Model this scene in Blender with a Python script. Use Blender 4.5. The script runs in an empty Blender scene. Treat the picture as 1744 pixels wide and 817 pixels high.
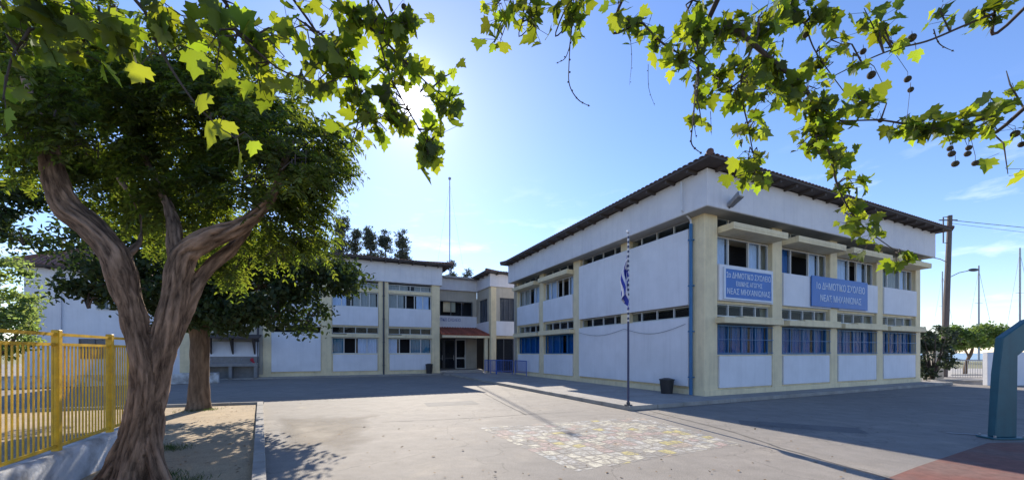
import bpy, bmesh, math, random
import numpy as np
from mathutils import Vector, Matrix, noise as mnoise

R = math.radians
scene = bpy.context.scene
col = scene.collection
random.seed(7); rng = np.random.default_rng(7)

# ------------------------------------------------------------------ camera
F, CX, HY, EYE = 660.0, 872.0, 600.0, 1.6
cd = bpy.data.cameras.new('camera'); cam = bpy.data.objects.new('camera', cd); col.objects.link(cam)
cam.location = (0, 0, EYE); cam.rotation_euler = (R(90), 0, 0)
cd.sensor_width = 36; cd.lens = 36*F/1744; cd.shift_y = (HY-408.5)/1744
cd.clip_start = 0.05; cd.clip_end = 3000
scene.camera = cam

# ------------------------------------------------------------------ world, sun, exposure
SUN_D = Vector((-0.256, 1.0, 0.648)).normalized()
SUN_EL = math.asin(SUN_D.z); SUN_AZ = math.atan2(SUN_D.x, SUN_D.y)
w = bpy.data.worlds.new('World'); scene.world = w; w.use_nodes = True
nt = w.node_tree; N = nt.nodes; L = nt.links
for n in list(N): N.remove(n)
out = N.new('ShaderNodeOutputWorld'); bg = N.new('ShaderNodeBackground'); bg.inputs[1].default_value = 0.138
sky = N.new('ShaderNodeTexSky'); sky.sky_type = 'NISHITA'; sky.sun_disc = False
sky.sun_elevation = SUN_EL; sky.sun_rotation = SUN_AZ
sky.air_density = 1.0; sky.dust_density = 0.1; sky.ozone_density = 3.0
tc = N.new('ShaderNodeTexCoord')
def wmath(op, a, b=None, c=None):
    n = N.new('ShaderNodeMath'); n.operation = op
    for i, v in enumerate((a, b, c)):
        if v is None: continue
        if isinstance(v, (int, float)): n.inputs[i].default_value = v
        else: L.new(v, n.inputs[i])
    return n.outputs[0]
nrm = N.new('ShaderNodeVectorMath'); nrm.operation = 'NORMALIZE'; L.new(tc.outputs['Generated'], nrm.inputs[0])
dt = N.new('ShaderNodeVectorMath'); dt.operation = 'DOT_PRODUCT'; L.new(nrm.outputs[0], dt.inputs[0]); dt.inputs[1].default_value = SUN_D
dot = wmath('MAXIMUM', dt.outputs['Value'], 0.0)
g1 = wmath('MULTIPLY', wmath('POWER', dot, 9000.0), 130.0)
g2 = wmath('MULTIPLY', wmath('POWER', dot, 420.0), 2.2)
g3 = wmath('MULTIPLY', wmath('POWER', dot, 18.0), .40)
glow = wmath('ADD', wmath('ADD', g1, g2), g3)
gc = N.new('ShaderNodeMix'); gc.data_type = 'RGBA'; gc.blend_type = 'ADD'; gc.inputs[0].default_value = 1.0
gm = N.new('ShaderNodeVectorMath'); gm.operation = 'SCALE'; gm.inputs[0].default_value = (1.0, 0.96, 0.86); L.new(glow, gm.inputs[3])
hs = N.new('ShaderNodeHueSaturation'); hs.inputs['Saturation'].default_value = 1.08; hs.inputs['Value'].default_value = 1.0
tint = N.new('ShaderNodeVectorMath'); tint.operation = 'MULTIPLY'; tint.inputs[1].default_value = (1.0, .95, 1.06)
L.new(sky.outputs[0], tint.inputs[0]); L.new(tint.outputs[0], hs.inputs['Color'])
# thin clouds low in the sky
mp = N.new('ShaderNodeMapping'); mp.inputs['Scale'].default_value = (3.0, 3.0, 11.0); L.new(nrm.outputs[0], mp.inputs[0])
cn = N.new('ShaderNodeTexNoise'); cn.inputs['Scale'].default_value = 2.6; cn.inputs['Detail'].default_value = 7; cn.inputs['Roughness'].default_value = .6
L.new(mp.outputs[0], cn.inputs['Vector'])
cr = N.new('ShaderNodeMapRange'); cr.inputs[1].default_value = .56; cr.inputs[2].default_value = .8; L.new(cn.outputs[0], cr.inputs[0])
sx = N.new('ShaderNodeSeparateXYZ'); L.new(nrm.outputs[0], sx.inputs[0])
band = N.new('ShaderNodeMapRange'); band.inputs[1].default_value = .42; band.inputs[2].default_value = .2; L.new(sx.outputs[2], band.inputs[0])
cm = wmath('MULTIPLY', wmath('MULTIPLY', cr.outputs[0], band.outputs[0]), 0.5)
cmix = N.new('ShaderNodeMix'); cmix.data_type = 'RGBA'; L.new(cm, cmix.inputs[0]); L.new(hs.outputs[0], cmix.inputs[6]); cmix.inputs[7].default_value = (8, 8.4, 9, 1)
L.new(cmix.outputs[2], gc.inputs[6]); L.new(gm.outputs[0], gc.inputs[7])
L.new(gc.outputs[2], bg.inputs[0]); L.new(bg.outputs[0], out.inputs[0])

sd = bpy.data.lights.new('sun', 'SUN'); sun = bpy.data.objects.new('sun', sd); col.objects.link(sun)
sd.energy = 5.0; sd.angle = R(0.5); sd.color = (1.0, 0.91, 0.77)
sun.rotation_euler = SUN_D.to_track_quat('Z', 'Y').to_euler(); sun.location = SUN_D*60
vs = scene.view_settings
vs.view_transform = 'Standard'; vs.look = 'None'; vs.exposure = 0.66; vs.gamma = 1.0; vs.use_curve_mapping = False
scene.cycles.max_bounces = 8; scene.cycles.transparent_max_bounces = 16

# ------------------------------------------------------------------ materials
def mat(name, rgb, rough=.8, var=.12, vscale=3.0, vdet=6, bump=0.0, bscale=40.0, spec=.5, metal=0.0, stretch=(1,1,1), second=None, sscale=.6, samt=.5, streak=0.0, island=0.0):
    m = bpy.data.materials.new(name); m.use_nodes = True
    t = m.node_tree; n = t.nodes; l = t.links
    b = n['Principled BSDF']; b.inputs['Roughness'].default_value = rough; b.inputs['Metallic'].default_value = metal
    b.inputs['Specular IOR Level'].default_value = spec
    c = n.new('ShaderNodeTexCoord'); mp = n.new('ShaderNodeMapping'); mp.inputs['Scale'].default_value = stretch
    l.new(c.outputs['Object'], mp.inputs[0])
    nz = n.new('ShaderNodeTexNoise'); nz.inputs['Scale'].default_value = vscale; nz.inputs['Detail'].default_value = vdet; nz.inputs['Roughness'].default_value = .6
    l.new(mp.outputs[0], nz.inputs['Vector'])
    mr = n.new('ShaderNodeMapRange'); mr.inputs[1].default_value = .3; mr.inputs[2].default_value = .7
    mr.inputs[3].default_value = 1-var; mr.inputs[4].default_value = 1+var; l.new(nz.outputs[0], mr.inputs[0])
    base = n.new('ShaderNodeMix'); base.data_type = 'RGBA'; base.inputs[6].default_value = (*rgb, 1); base.inputs[7].default_value = (*(second or rgb), 1)
    if second:
        n2 = n.new('ShaderNodeTexNoise'); n2.inputs['Scale'].default_value = sscale; n2.inputs['Detail'].default_value = 5; n2.inputs['Roughness'].default_value = .62
        l.new(c.outputs['Object'], n2.inputs['Vector'])
        m2 = n.new('ShaderNodeMapRange'); m2.inputs[1].default_value = .42; m2.inputs[2].default_value = .62; m2.inputs[4].default_value = samt
        l.new(n2.outputs[0], m2.inputs[0]); l.new(m2.outputs[0], base.inputs[0])
    else: base.inputs[0].default_value = 0
    fac = mr.outputs[0]
    if streak:
        ms = n.new('ShaderNodeMapping'); ms.inputs['Scale'].default_value = (5, 5, .35); l.new(c.outputs['Object'], ms.inputs[0])
        n3 = n.new('ShaderNodeTexNoise'); n3.inputs['Scale'].default_value = 1.4; n3.inputs['Detail'].default_value = 6; l.new(ms.outputs[0], n3.inputs['Vector'])
        m3 = n.new('ShaderNodeMapRange'); m3.inputs[1].default_value = .5; m3.inputs[2].default_value = .75; m3.inputs[3].default_value = 1; m3.inputs[4].default_value = 1-streak
        l.new(n3.outputs[0], m3.inputs[0])
        mm = n.new('ShaderNodeMath'); mm.operation = 'MULTIPLY'; l.new(fac, mm.inputs[0]); l.new(m3.outputs[0], mm.inputs[1]); fac = mm.outputs[0]
    if island:
        gi = n.new('ShaderNodeNewGeometry'); m4 = n.new('ShaderNodeMapRange'); m4.inputs[3].default_value = 1-island; m4.inputs[4].default_value = 1+island
        l.new(gi.outputs['Random Per Island'], m4.inputs[0])
        mm = n.new('ShaderNodeMath'); mm.operation = 'MULTIPLY'; l.new(fac, mm.inputs[0]); l.new(m4.outputs[0], mm.inputs[1]); fac = mm.outputs[0]
    sc = n.new('ShaderNodeVectorMath'); sc.operation = 'SCALE'; l.new(base.outputs[2], sc.inputs[0]); l.new(fac, sc.inputs[3])
    l.new(sc.outputs[0], b.inputs['Base Color'])
    if bump:
        nb = n.new('ShaderNodeTexNoise'); nb.inputs['Scale'].default_value = bscale; nb.inputs['Detail'].default_value = 5; l.new(mp.outputs[0], nb.inputs['Vector'])
        bp = n.new('ShaderNodeBump'); bp.inputs['Strength'].default_value = bump; bp.inputs['Distance'].default_value = .02
        l.new(nb.outputs[0], bp.inputs['Height']); l.new(bp.outputs[0], b.inputs['Normal'])
    return m

def leaf_mat(name, rgb, trans, tmix=.5, gloss=.06, var=.35):
    m = bpy.data.materials.new(name); m.use_nodes = True
    t = m.node_tree; n = t.nodes; l = t.links; n.remove(n['Principled BSDF'])
    o = n['Material Output']; g = n.new('ShaderNodeNewGeometry')
    mr = n.new('ShaderNodeMapRange'); mr.inputs[3].default_value = 1-var; mr.inputs[4].default_value = 1+var; l.new(g.outputs['Random Per Island'], mr.inputs[0])
    hu = n.new('ShaderNodeMapRange'); hu.inputs[3].default_value = .475; hu.inputs[4].default_value = .515
    wn = n.new('ShaderNodeTexWhiteNoise'); wn.noise_dimensions = '1D'; l.new(g.outputs['Random Per Island'], wn.inputs['W']); l.new(wn.outputs[0], hu.inputs[0])
    def colr(c):
        h = n.new('ShaderNodeHueSaturation'); h.inputs['Color'].default_value = (*c, 1); l.new(mr.outputs[0], h.inputs['Value']); l.new(hu.outputs[0], h.inputs['Hue']); return h.outputs[0]
    d = n.new('ShaderNodeBsdfDiffuse'); l.new(colr(rgb), d.inputs[0])
    tr = n.new('ShaderNodeBsdfTranslucent'); l.new(colr(trans), tr.inputs[0])
    mx = n.new('ShaderNodeMixShader'); mx.inputs[0].default_value = tmix; l.new(d.outputs[0], mx.inputs[1]); l.new(tr.outputs[0], mx.inputs[2])
    gl = n.new('ShaderNodeBsdfGlossy'); gl.inputs['Roughness'].default_value = .6
    m2 = n.new('ShaderNodeMixShader'); m2.inputs[0].default_value = gloss; l.new(mx.outputs[0], m2.inputs[1]); l.new(gl.outputs[0], m2.inputs[2])
    l.new(m2.outputs[0], o.inputs[0]); return m

def glass_mat(name, tint=(.85, .9, .95)):
    m = bpy.data.materials.new(name); m.use_nodes = True
    t = m.node_tree; n = t.nodes; l = t.links; n.remove(n['Principled BSDF'])
    o = n['Material Output']; tr = n.new('ShaderNodeBsdfTransparent'); tr.inputs[0].default_value = (*tint, 1)
    gl = n.new('ShaderNodeBsdfGlossy'); gl.inputs['Roughness'].default_value = .04
    fr = n.new('ShaderNodeFresnel'); fr.inputs[0].default_value = 1.55
    ad = n.new('ShaderNodeMath'); ad.operation = 'MULTIPLY_ADD'; ad.inputs[1].default_value = .38; ad.inputs[2].default_value = .0; l.new(fr.outputs[0], ad.inputs[0])
    c = n.new('ShaderNodeTexCoord'); nz = n.new('ShaderNodeTexNoise'); nz.inputs['Scale'].default_value = 1.3; l.new(c.outputs['Object'], nz.inputs['Vector'])
    bp = n.new('ShaderNodeBump'); bp.inputs['Strength'].default_value = .12; bp.inputs['Distance'].default_value = .05; l.new(nz.outputs[0], bp.inputs['Height']); l.new(bp.outputs[0], gl.inputs['Normal'])
    ge = n.new('ShaderNodeNewGeometry'); inv = n.new('ShaderNodeMath'); inv.operation = 'SUBTRACT'; inv.inputs[0].default_value = 1; l.new(ge.outputs['Backfacing'], inv.inputs[1])
    ml = n.new('ShaderNodeMath'); ml.operation = 'MULTIPLY'; l.new(ad.outputs[0], ml.inputs[0]); l.new(inv.outputs[0], ml.inputs[1])
    mx = n.new('ShaderNodeMixShader'); l.new(ml.outputs[0], mx.inputs[0]); l.new(tr.outputs[0], mx.inputs[1]); l.new(gl.outputs[0], mx.inputs[2])
    l.new(mx.outputs[0], o.inputs[0]); return m

M = {}
M['white'] = mat('white_render', (.75, .755, .79), .88, .045, 1.5, bump=.3, bscale=45, streak=.06, second=(.66, .665, .69), sscale=.5, samt=.5)
M['fascia'] = mat('fascia_render', (.73, .72, .73), .88, .04, 2.0, bump=.2, bscale=55, streak=.08, second=(.62, .62, .66), sscale=.7, samt=.6)
M['cream'] = mat('cream_render', (.80, .675, .43), .85, .06, 3.0, bump=.25, bscale=50, streak=.14, second=(.63, .53, .35), sscale=.9, samt=.5)
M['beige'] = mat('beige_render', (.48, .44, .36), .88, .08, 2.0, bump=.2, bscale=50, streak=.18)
M['dark'] = mat('room_shade_black', (.018, .018, .022), .95, .1)  # near-black colour stands in for the shade of rooms behind the windows
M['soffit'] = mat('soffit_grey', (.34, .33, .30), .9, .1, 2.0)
M['frame'] = mat('window_aluminium', (.62, .62, .60), .45, .05, 4)
M['framed'] = mat('window_dark_frame', (.10, .11, .13), .5, .05, 4)
M['glass'] = glass_mat('window_glass')
M['cblue'] = mat('blue_curtain', (.022, .125, .33), .95, .3, 6, spec=0.0, stretch=(6, 6, .4))
M['cwhite'] = mat('pale_curtain', (.72, .78, .88), .95, .15, 6, spec=0.0, stretch=(6, 6, .4))
M['cteal'] = mat('teal_curtain', (.10, .26, .33), .95, .25, 6, spec=0.0, stretch=(6, 6, .4))
M['shutter'] = mat('brown_shutter', (.16, .14, .13), .7, .15, 4, stretch=(1, 1, 30))
M['tile'] = mat('roof_tile', (.17, .085, .065), .85, .3, 8, bump=.3, bscale=20, second=(.11, .075, .065), sscale=1.5, samt=.8, island=.15)
M['redtile'] = mat('red_roof_tile', (.36, .10, .06), .85, .3, 8, bump=.3, bscale=20, island=.2)
M['housetile'] = mat('house_roof_tile', (.25, .12, .085), .85, .3, 8, bump=.3, bscale=20, island=.2)
M['eave'] = mat('eave_timber', (.075, .06, .055), .8, .2, 6)
M['bluepipe'] = mat('blue_pipe_paint', (.03, .15, .33), .45, .15, 5, streak=.2)
M['darkpipe'] = mat('dark_pipe', (.05, .055, .07), .5, .1)
M['whitepipe'] = mat('white_pipe', (.6, .62, .66), .5, .1)
M['bluerail'] = mat('blue_railing_paint', (.025, .10, .42), .45, .12, 5)
M['black'] = mat('black_plastic', (.02, .02, .024), .5, .15)
M['concrete'] = mat('concrete', (.40, .37, .33), .9, .12, 3, bump=.3, bscale=60, second=(.30, .28, .25), sscale=.8, samt=.6)
M['kerb'] = mat('kerb_concrete', (.34, .32, .29), .9, .18, 6, bump=.35, bscale=50, second=(.22, .21, .19), sscale=1.5, samt=.7)
M['sidewalk'] = mat('sidewalk_concrete', (.33, .31, .285), .9, .12, 5, bump=.3, bscale=70, second=(.25, .235, .22), sscale=.7, samt=.7)
M['yellow'] = mat('yellow_paint', (.78, .47, .02), .5, .14, 6, bump=.1, bscale=30, streak=.22, second=(.42, .22, .04), sscale=9, samt=.35)
M['lowwall'] = mat('whitewashed_wall', (.60, .61, .63), .9, .12, 3, bump=.5, bscale=18, second=(.23, .22, .21), sscale=2.2, samt=.85)
M['teal'] = mat('teal_paint', (.022, .105, .135), .45, .15, 3, streak=.2)
M['steel'] = mat('grey_steel', (.32, .33, .35), .4, .1, 5, metal=.6)
M['polewood'] = mat('weathered_pole', (.13, .105, .09), .85, .25, 4, stretch=(6, 6, .5), bump=.3)
M['signblue'] = mat('sign_blue', (.035, .15, .46), .45, .08, 2)
M['signwhite'] = mat('sign_white_letters', (.66, .72, .80), .5, .03)
M['lettblue'] = mat('blue_letters', (.05, .09, .33), .5, .03)
M['redbag'] = mat('red_cloth', (.42, .03, .05), .8, .15)
M['door'] = mat('door_dark_metal', (.05, .05, .06), .4, .1)
M['midgrey'] = mat('worn_concrete', (.25, .245, .245), .9, .15, 4, bump=.3)  # mid grey, the concrete's own colour
M['leaf_plane'] = leaf_mat('plane_leaf', (.05, .088, .016), (.33, .43, .018), .46, .03, .55)
M['leaf_pagoda'] = leaf_mat('pagoda_leaf', (.033, .058, .015), (.24, .32, .025), .46, .03, .4)
M['leaf_mulberry'] = leaf_mat('mulberry_leaf', (.024, .045, .015), (.08, .13, .015), .28, .03, .35)
M['leaf_bush'] = leaf_mat('bush_leaf', (.12, .18, .06), (.34, .46, .10), .5, .05, .35)
M['leaf_dark'] = leaf_mat('shrub_leaf', (.03, .05, .025), (.06, .10, .03), .3, .06, .3)
M['leaf_pine'] = leaf_mat('pine_needles', (.085, .10, .075), (.12, .15, .08), .35, .02, .25)
M['leaf_street'] = leaf_mat('street_tree_leaf', (.07, .12, .03), (.22, .34, .05), .45, .04, .3)
M['twig'] = mat('twig_bark', (.07, .055, .05), .9, .2, 20)
M['ball'] = mat('seed_ball', (.07, .055, .03), .95, .3, 60, bump=.8, bscale=150)
M['litter'] = mat('dry_leaf', (.22, .13, .05), .9, .3, 9, island=.4)
M['grass'] = leaf_mat('weed_grass', (.05, .09, .02), (.12, .20, .03), .4, .03)

def bark_mat(name, c1, c2, sc=9.0):
    m = bpy.data.materials.new(name); m.use_nodes = True
    t = m.node_tree; n = t.nodes; l = t.links; b = n['Principled BSDF']; b.inputs['Roughness'].default_value = .92; b.inputs['Specular IOR Level'].default_value = .25
    at = n.new('ShaderNodeAttribute'); at.attribute_name = 'ridge'
    c = n.new('ShaderNodeTexCoord'); mp = n.new('ShaderNodeMapping'); mp.inputs['Scale'].default_value = (1, 1, .2); bk = n.new('ShaderNodeAttribute'); bk.attribute_name = 'barkco'; l.new(bk.outputs['Vector'], mp.inputs[0])
    v = n.new('ShaderNodeTexNoise'); v.inputs['Scale'].default_value = sc*4; v.inputs['Detail'].default_value = 8; v.inputs['Roughness'].default_value = .68; v.inputs['Distortion'].default_value = .6; l.new(mp.outputs[0], v.inputs['Vector'])
    n2 = n.new('ShaderNodeTexNoise'); n2.inputs['Scale'].default_value = 2.2; n2.inputs['Detail'].default_value = 4; l.new(c.outputs['Object'], n2.inputs['Vector'])
    mr = n.new('ShaderNodeMapRange'); mr.inputs[1].default_value = .32; mr.inputs[2].default_value = .68; l.new(v.outputs[0], mr.inputs[0])
    ad = n.new('ShaderNodeMath'); ad.operation = 'MULTIPLY_ADD'; ad.inputs[1].default_value = .55; l.new(mr.outputs[0], ad.inputs[0])
    m6 = n.new('ShaderNodeMath'); m6.operation = 'MULTIPLY'; m6.inputs[1].default_value = .65; l.new(at.outputs['Fac'], m6.inputs[0]); l.new(m6.outputs[0], ad.inputs[2])
    mx = n.new('ShaderNodeMix'); mx.data_type = 'RGBA'; l.new(ad.outputs[0], mx.inputs[0]); mx.inputs[6].default_value = (*c1, 1); mx.inputs[7].default_value = (*c2, 1)
    m3 = n.new('ShaderNodeMapRange'); m3.inputs[1].default_value = .3; m3.inputs[2].default_value = .7; m3.inputs[3].default_value = .8; m3.inputs[4].default_value = 1.2; l.new(n2.outputs[0], m3.inputs[0])
    sc_ = n.new('ShaderNodeVectorMath'); sc_.operation = 'SCALE'; l.new(mx.outputs[2], sc_.inputs[0]); l.new(m3.outputs[0], sc_.inputs[3]); l.new(sc_.outputs[0], b.inputs['Base Color'])
    bp = n.new('ShaderNodeBump'); bp.inputs['Strength'].default_value = .9; bp.inputs['Distance'].default_value = .02; l.new(v.outputs[0], bp.inputs['Height']); l.new(bp.outputs[0], b.inputs['Normal'])
    return m
M['bark'] = bark_mat('fissured_bark', (.025, .014, .009), (.38, .25, .17))
M['bark2'] = bark_mat('smooth_bark', (.07, .045, .03), (.22, .15, .10), 5)

def asphalt_mat(name, c1, c2, c3):
    m = bpy.data.materials.new(name); m.use_nodes = True
    t = m.node_tree; n = t.nodes; l = t.links; b = n['Principled BSDF']; b.inputs['Roughness'].default_value = .82; b.inputs['Specular IOR Level'].default_value = .4
    c = n.new('ShaderNodeTexCoord')
    def nz(s, d=6, r=.6, dist=0):
        x = n.new('ShaderNodeTexNoise'); x.inputs['Scale'].default_value = s; x.inputs['Detail'].default_value = d; x.inputs['Roughness'].default_value = r; x.inputs['Distortion'].default_value = dist
        l.new(c.outputs['Object'], x.inputs['Vector']); return x.outputs[0]
    def rmp(x, a, b_, lo=0, hi=1):
        y = n.new('ShaderNodeMapRange'); y.inputs[1].default_value = a; y.inputs[2].default_value = b_; y.inputs[3].default_value = lo; y.inputs[4].default_value = hi; l.new(x, y.inputs[0]); return y.outputs[0]
    mx = n.new('ShaderNodeMix'); mx.data_type = 'RGBA'; l.new(rmp(nz(.28, 5), .4, .6), mx.inputs[0]); mx.inputs[6].default_value = (*c1, 1); mx.inputs[7].default_value = (*c2, 1)
    m2 = n.new('ShaderNodeMix'); m2.data_type = 'RGBA'; l.new(rmp(nz(.75, 7, .7, .8), .54, .7, 0, .75), m2.inputs[0]); l.new(mx.outputs[2], m2.inputs[6]); m2.inputs[7].default_value = (*c3, 1)
    s1 = n.new('ShaderNodeVectorMath'); s1.operation = 'SCALE'; l.new(m2.outputs[2], s1.inputs[0]); l.new(rmp(nz(70, 3), .3, .7, .68, 1.28), s1.inputs[3])
    s2 = n.new('ShaderNodeVectorMath'); s2.operation = 'SCALE'; l.new(s1.outputs[0], s2.inputs[0]); l.new(rmp(nz(2.2, 8, .75), .32, .68, .82, 1.14), s2.inputs[3])
    # fine cracks
    vo = n.new('ShaderNodeTexVoronoi'); vo.feature = 'DISTANCE_TO_EDGE'; vo.inputs['Scale'].default_value = .42
    wv = n.new('ShaderNodeVectorMath'); wv.operation = 'ADD'; nn = n.new('ShaderNodeTexNoise'); nn.inputs['Scale'].default_value = 1.6; nn.inputs['Detail'].default_value = 6; l.new(c.outputs['Object'], nn.inputs['Vector'])
    l.new(c.outputs['Object'], wv.inputs[0]); l.new(nn.outputs['Color'], wv.inputs[1]); l.new(wv.outputs[0], vo.inputs['Vector'])
    cf = rmp(vo.outputs['Distance'], .0, .006, .62, 1)
    s3 = n.new('ShaderNodeVectorMath'); s3.operation = 'SCALE'; l.new(s2.outputs[0], s3.inputs[0]); l.new(cf, s3.inputs[3])
    l.new(s3.outputs[0], b.inputs['Base Color'])
    bp = n.new('ShaderNodeBump'); bp.inputs['Strength'].default_value = .35; bp.inputs['Distance'].default_value = .01; l.new(nz(90, 4), bp.inputs['Height']); l.new(bp.outputs[0], b.inputs['Normal'])
    return m
M['asphalt'] = asphalt_mat('worn_asphalt', (.265, .238, .208), (.225, .206, .185), (.32, .28, .23))
M['patch'] = asphalt_mat('asphalt_repair', (.165, .158, .153), (.15, .145, .14), (.20, .19, .175))
M['dirt'] = asphalt_mat('bare_dirt', (.40, .30, .18), (.31, .235, .15), (.47, .37, .24))
M['sandy'] = asphalt_mat('sandy_asphalt', (.33, .275, .21), (.27, .235, .19), (.36, .30, .23))
M['redcourt'] = mat('red_court_paint', (.19, .075, .055), .85, .25, 9, bump=.25, bscale=80, second=(.17, .11, .09), sscale=1.2, samt=.7)
M['farland'] = mat('dry_grassland', (.20, .19, .10), .95, .25, .4)
M['sea'] = mat('sea_water', (.10, .18, .26), .25, .1, .2)
M['line'] = mat('faded_white_line', (.42, .41, .40), .85, .2, 12)
M['seam'] = mat('asphalt_seam', (.10, .095, .09), .9, .3, 6)

def fade_edges(m, n, l, b, extra, W_, H_, margin, nscale):
    uv = n.new('ShaderNodeUVMap'); uv.uv_map = 'grid'; s = n.new('ShaderNodeSeparateXYZ'); l.new(uv.outputs[0], s.inputs[0])
    def mth(op, a, bb=None):
        x = n.new('ShaderNodeMath'); x.operation = op
        for i, v in enumerate((a, bb)):
            if v is None: continue
            if isinstance(v, (int, float)): x.inputs[i].default_value = v
            else: l.new(v, x.inputs[i])
        return x.outputs[0]
    e = mth('MINIMUM', mth('MINIMUM', s.outputs[0], mth('SUBTRACT', W_, s.outputs[0])), mth('MINIMUM', s.outputs[1], mth('SUBTRACT', H_, s.outputs[1])))
    c = n.new('ShaderNodeTexCoord'); nz = n.new('ShaderNodeTexNoise'); nz.inputs['Scale'].default_value = nscale; nz.inputs['Detail'].default_value = 6; l.new(c.outputs['Object'], nz.inputs['Vector'])
    e2 = mth('SUBTRACT', mth('DIVIDE', e, margin), mth('MULTIPLY', nz.outputs[0], 1.2)); cl = n.new('ShaderNodeMapRange'); cl.inputs[1].default_value = 0; cl.inputs[2].default_value = 1; l.new(e2, cl.inputs[0]); f = cl.outputs[0]
    if extra is not None: f = mth('MULTIPLY', f, extra)
    t = n.new('ShaderNodeBsdfTransparent'); mx = n.new('ShaderNodeMixShader'); l.new(f, mx.inputs[0]); l.new(t.outputs[0], mx.inputs[1]); l.new(b.outputs[0], mx.inputs[2]); l.new(mx.outputs[0], n['Material Output'].inputs[0])
def mural_mat():
    m = bpy.data.materials.new('painted_number_grid'); m.use_nodes = True
    t = m.node_tree; n = t.nodes; l = t.links; b = n['Principled BSDF']; b.inputs['Roughness'].default_value = .8
    uv = n.new('ShaderNodeUVMap'); uv.uv_map = 'grid'
    br = n.new('ShaderNodeTexVoronoi'); br.distance = 'CHEBYCHEV'; br.inputs['Scale'].default_value = 1; br.inputs['Randomness'].default_value = .42; br.voronoi_dimensions = '2D'
    l.new(uv.outputs[0], br.inputs['Vector'])
    cr = n.new('ShaderNodeValToRGB'); cr.color_ramp.interpolation = 'CONSTANT'; e = cr.color_ramp.elements
    e[0].color = (.66, .62, .50, 1); e[1].position = .28; e[1].color = (.56, .54, .48, 1)
    for p, cc in ((.42, (.52, .40, .36, 1)), (.54, (.36, .34, .31, 1)), (.66, (.60, .52, .22, 1)), (.74, (.56, .54, .50, 1)), (.86, (.52, .42, .34, 1)), (.93, (.44, .45, .44, 1))):
        x = e.new(p); x.color = cc
    sp = n.new('ShaderNodeSeparateColor'); l.new(br.outputs['Color'], sp.inputs[0]); l.new(sp.outputs[0], cr.inputs[0])
    # cell outlines and squiggles
    ed = n.new('ShaderNodeTexVoronoi'); ed.feature = 'DISTANCE_TO_EDGE'; ed.inputs['Scale'].default_value = 1; ed.inputs['Randomness'].default_value = .42; ed.voronoi_dimensions = '2D'; l.new(uv.outputs[0], ed.inputs['Vector'])
    em = n.new('ShaderNodeMapRange'); em.inputs[1].default_value = .04; em.inputs[2].default_value = .1; l.new(ed.outputs['Distance'], em.inputs[0])
    c = n.new('ShaderNodeTexCoord')
    nz = n.new('ShaderNodeTexNoise'); nz.inputs['Scale'].default_value = 9; nz.inputs['Detail'].default_value = 6; nz.inputs['Roughness'].default_value = .7; l.new(c.outputs['Object'], nz.inputs['Vector'])
    wm = n.new('ShaderNodeMapRange'); wm.inputs[1].default_value = .36; wm.inputs[2].default_value = .56; wm.inputs[3].default_value = 0; wm.inputs[4].default_value = .78; l.new(nz.outputs[0], wm.inputs[0])
    mul = n.new('ShaderNodeMath'); mul.operation = 'MULTIPLY'; l.new(em.outputs[0], mul.inputs[0]); l.new(wm.outputs[0], mul.inputs[1])
    mx = n.new('ShaderNodeMix'); mx.data_type = 'RGBA'; l.new(mul.outputs[0], mx.inputs[0]); mx.inputs[6].default_value = (.19, .175, .16, 1); l.new(cr.outputs[0], mx.inputs[7])
    l.new(cr.outputs[0], b.inputs['Base Color'])
    fade_edges(m, n, l, b, mul.outputs[0], 17, 13, .1, 7); return m
M['mural'] = mural_mat()

def pole_mat():
    m = bpy.data.materials.new('striped_pole'); m.use_nodes = True
    t = m.node_tree; n = t.nodes; l = t.links; b = n['Principled BSDF']; b.inputs['Roughness'].default_value = .5
    c = n.new('ShaderNodeTexCoord'); s = n.new('ShaderNodeSeparateXYZ'); l.new(c.outputs['Object'], s.inputs[0])
    a = n.new('ShaderNodeMath'); a.operation = 'MULTIPLY'; a.inputs[1].default_value = 7.5; l.new(s.outputs[2], a.inputs[0])
    f = n.new('ShaderNodeMath'); f.operation = 'FRACT'; l.new(a.outputs[0], f.inputs[0])
    g = n.new('ShaderNodeMath'); g.operation = 'GREATER_THAN'; g.inputs[1].default_value = .5; l.new(f.outputs[0], g.inputs[0])
    h = n.new('ShaderNodeMath'); h.operation = 'GREATER_THAN'; h.inputs[1].default_value = 2.35; l.new(s.outputs[2], h.inputs[0])
    q = n.new('ShaderNodeMath'); q.operation = 'MULTIPLY'; l.new(g.outputs[0], q.inputs[0]); l.new(h.outputs[0], q.inputs[1])
    mx = n.new('ShaderNodeMix'); mx.data_type = 'RGBA'; l.new(q.outputs[0], mx.inputs[0]); mx.inputs[6].default_value = (.03, .04, .10, 1); mx.inputs[7].default_value = (.62, .62, .62, 1)
    l.new(mx.outputs[2], b.inputs['Base Color']); return m
M['pole'] = pole_mat()
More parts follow.
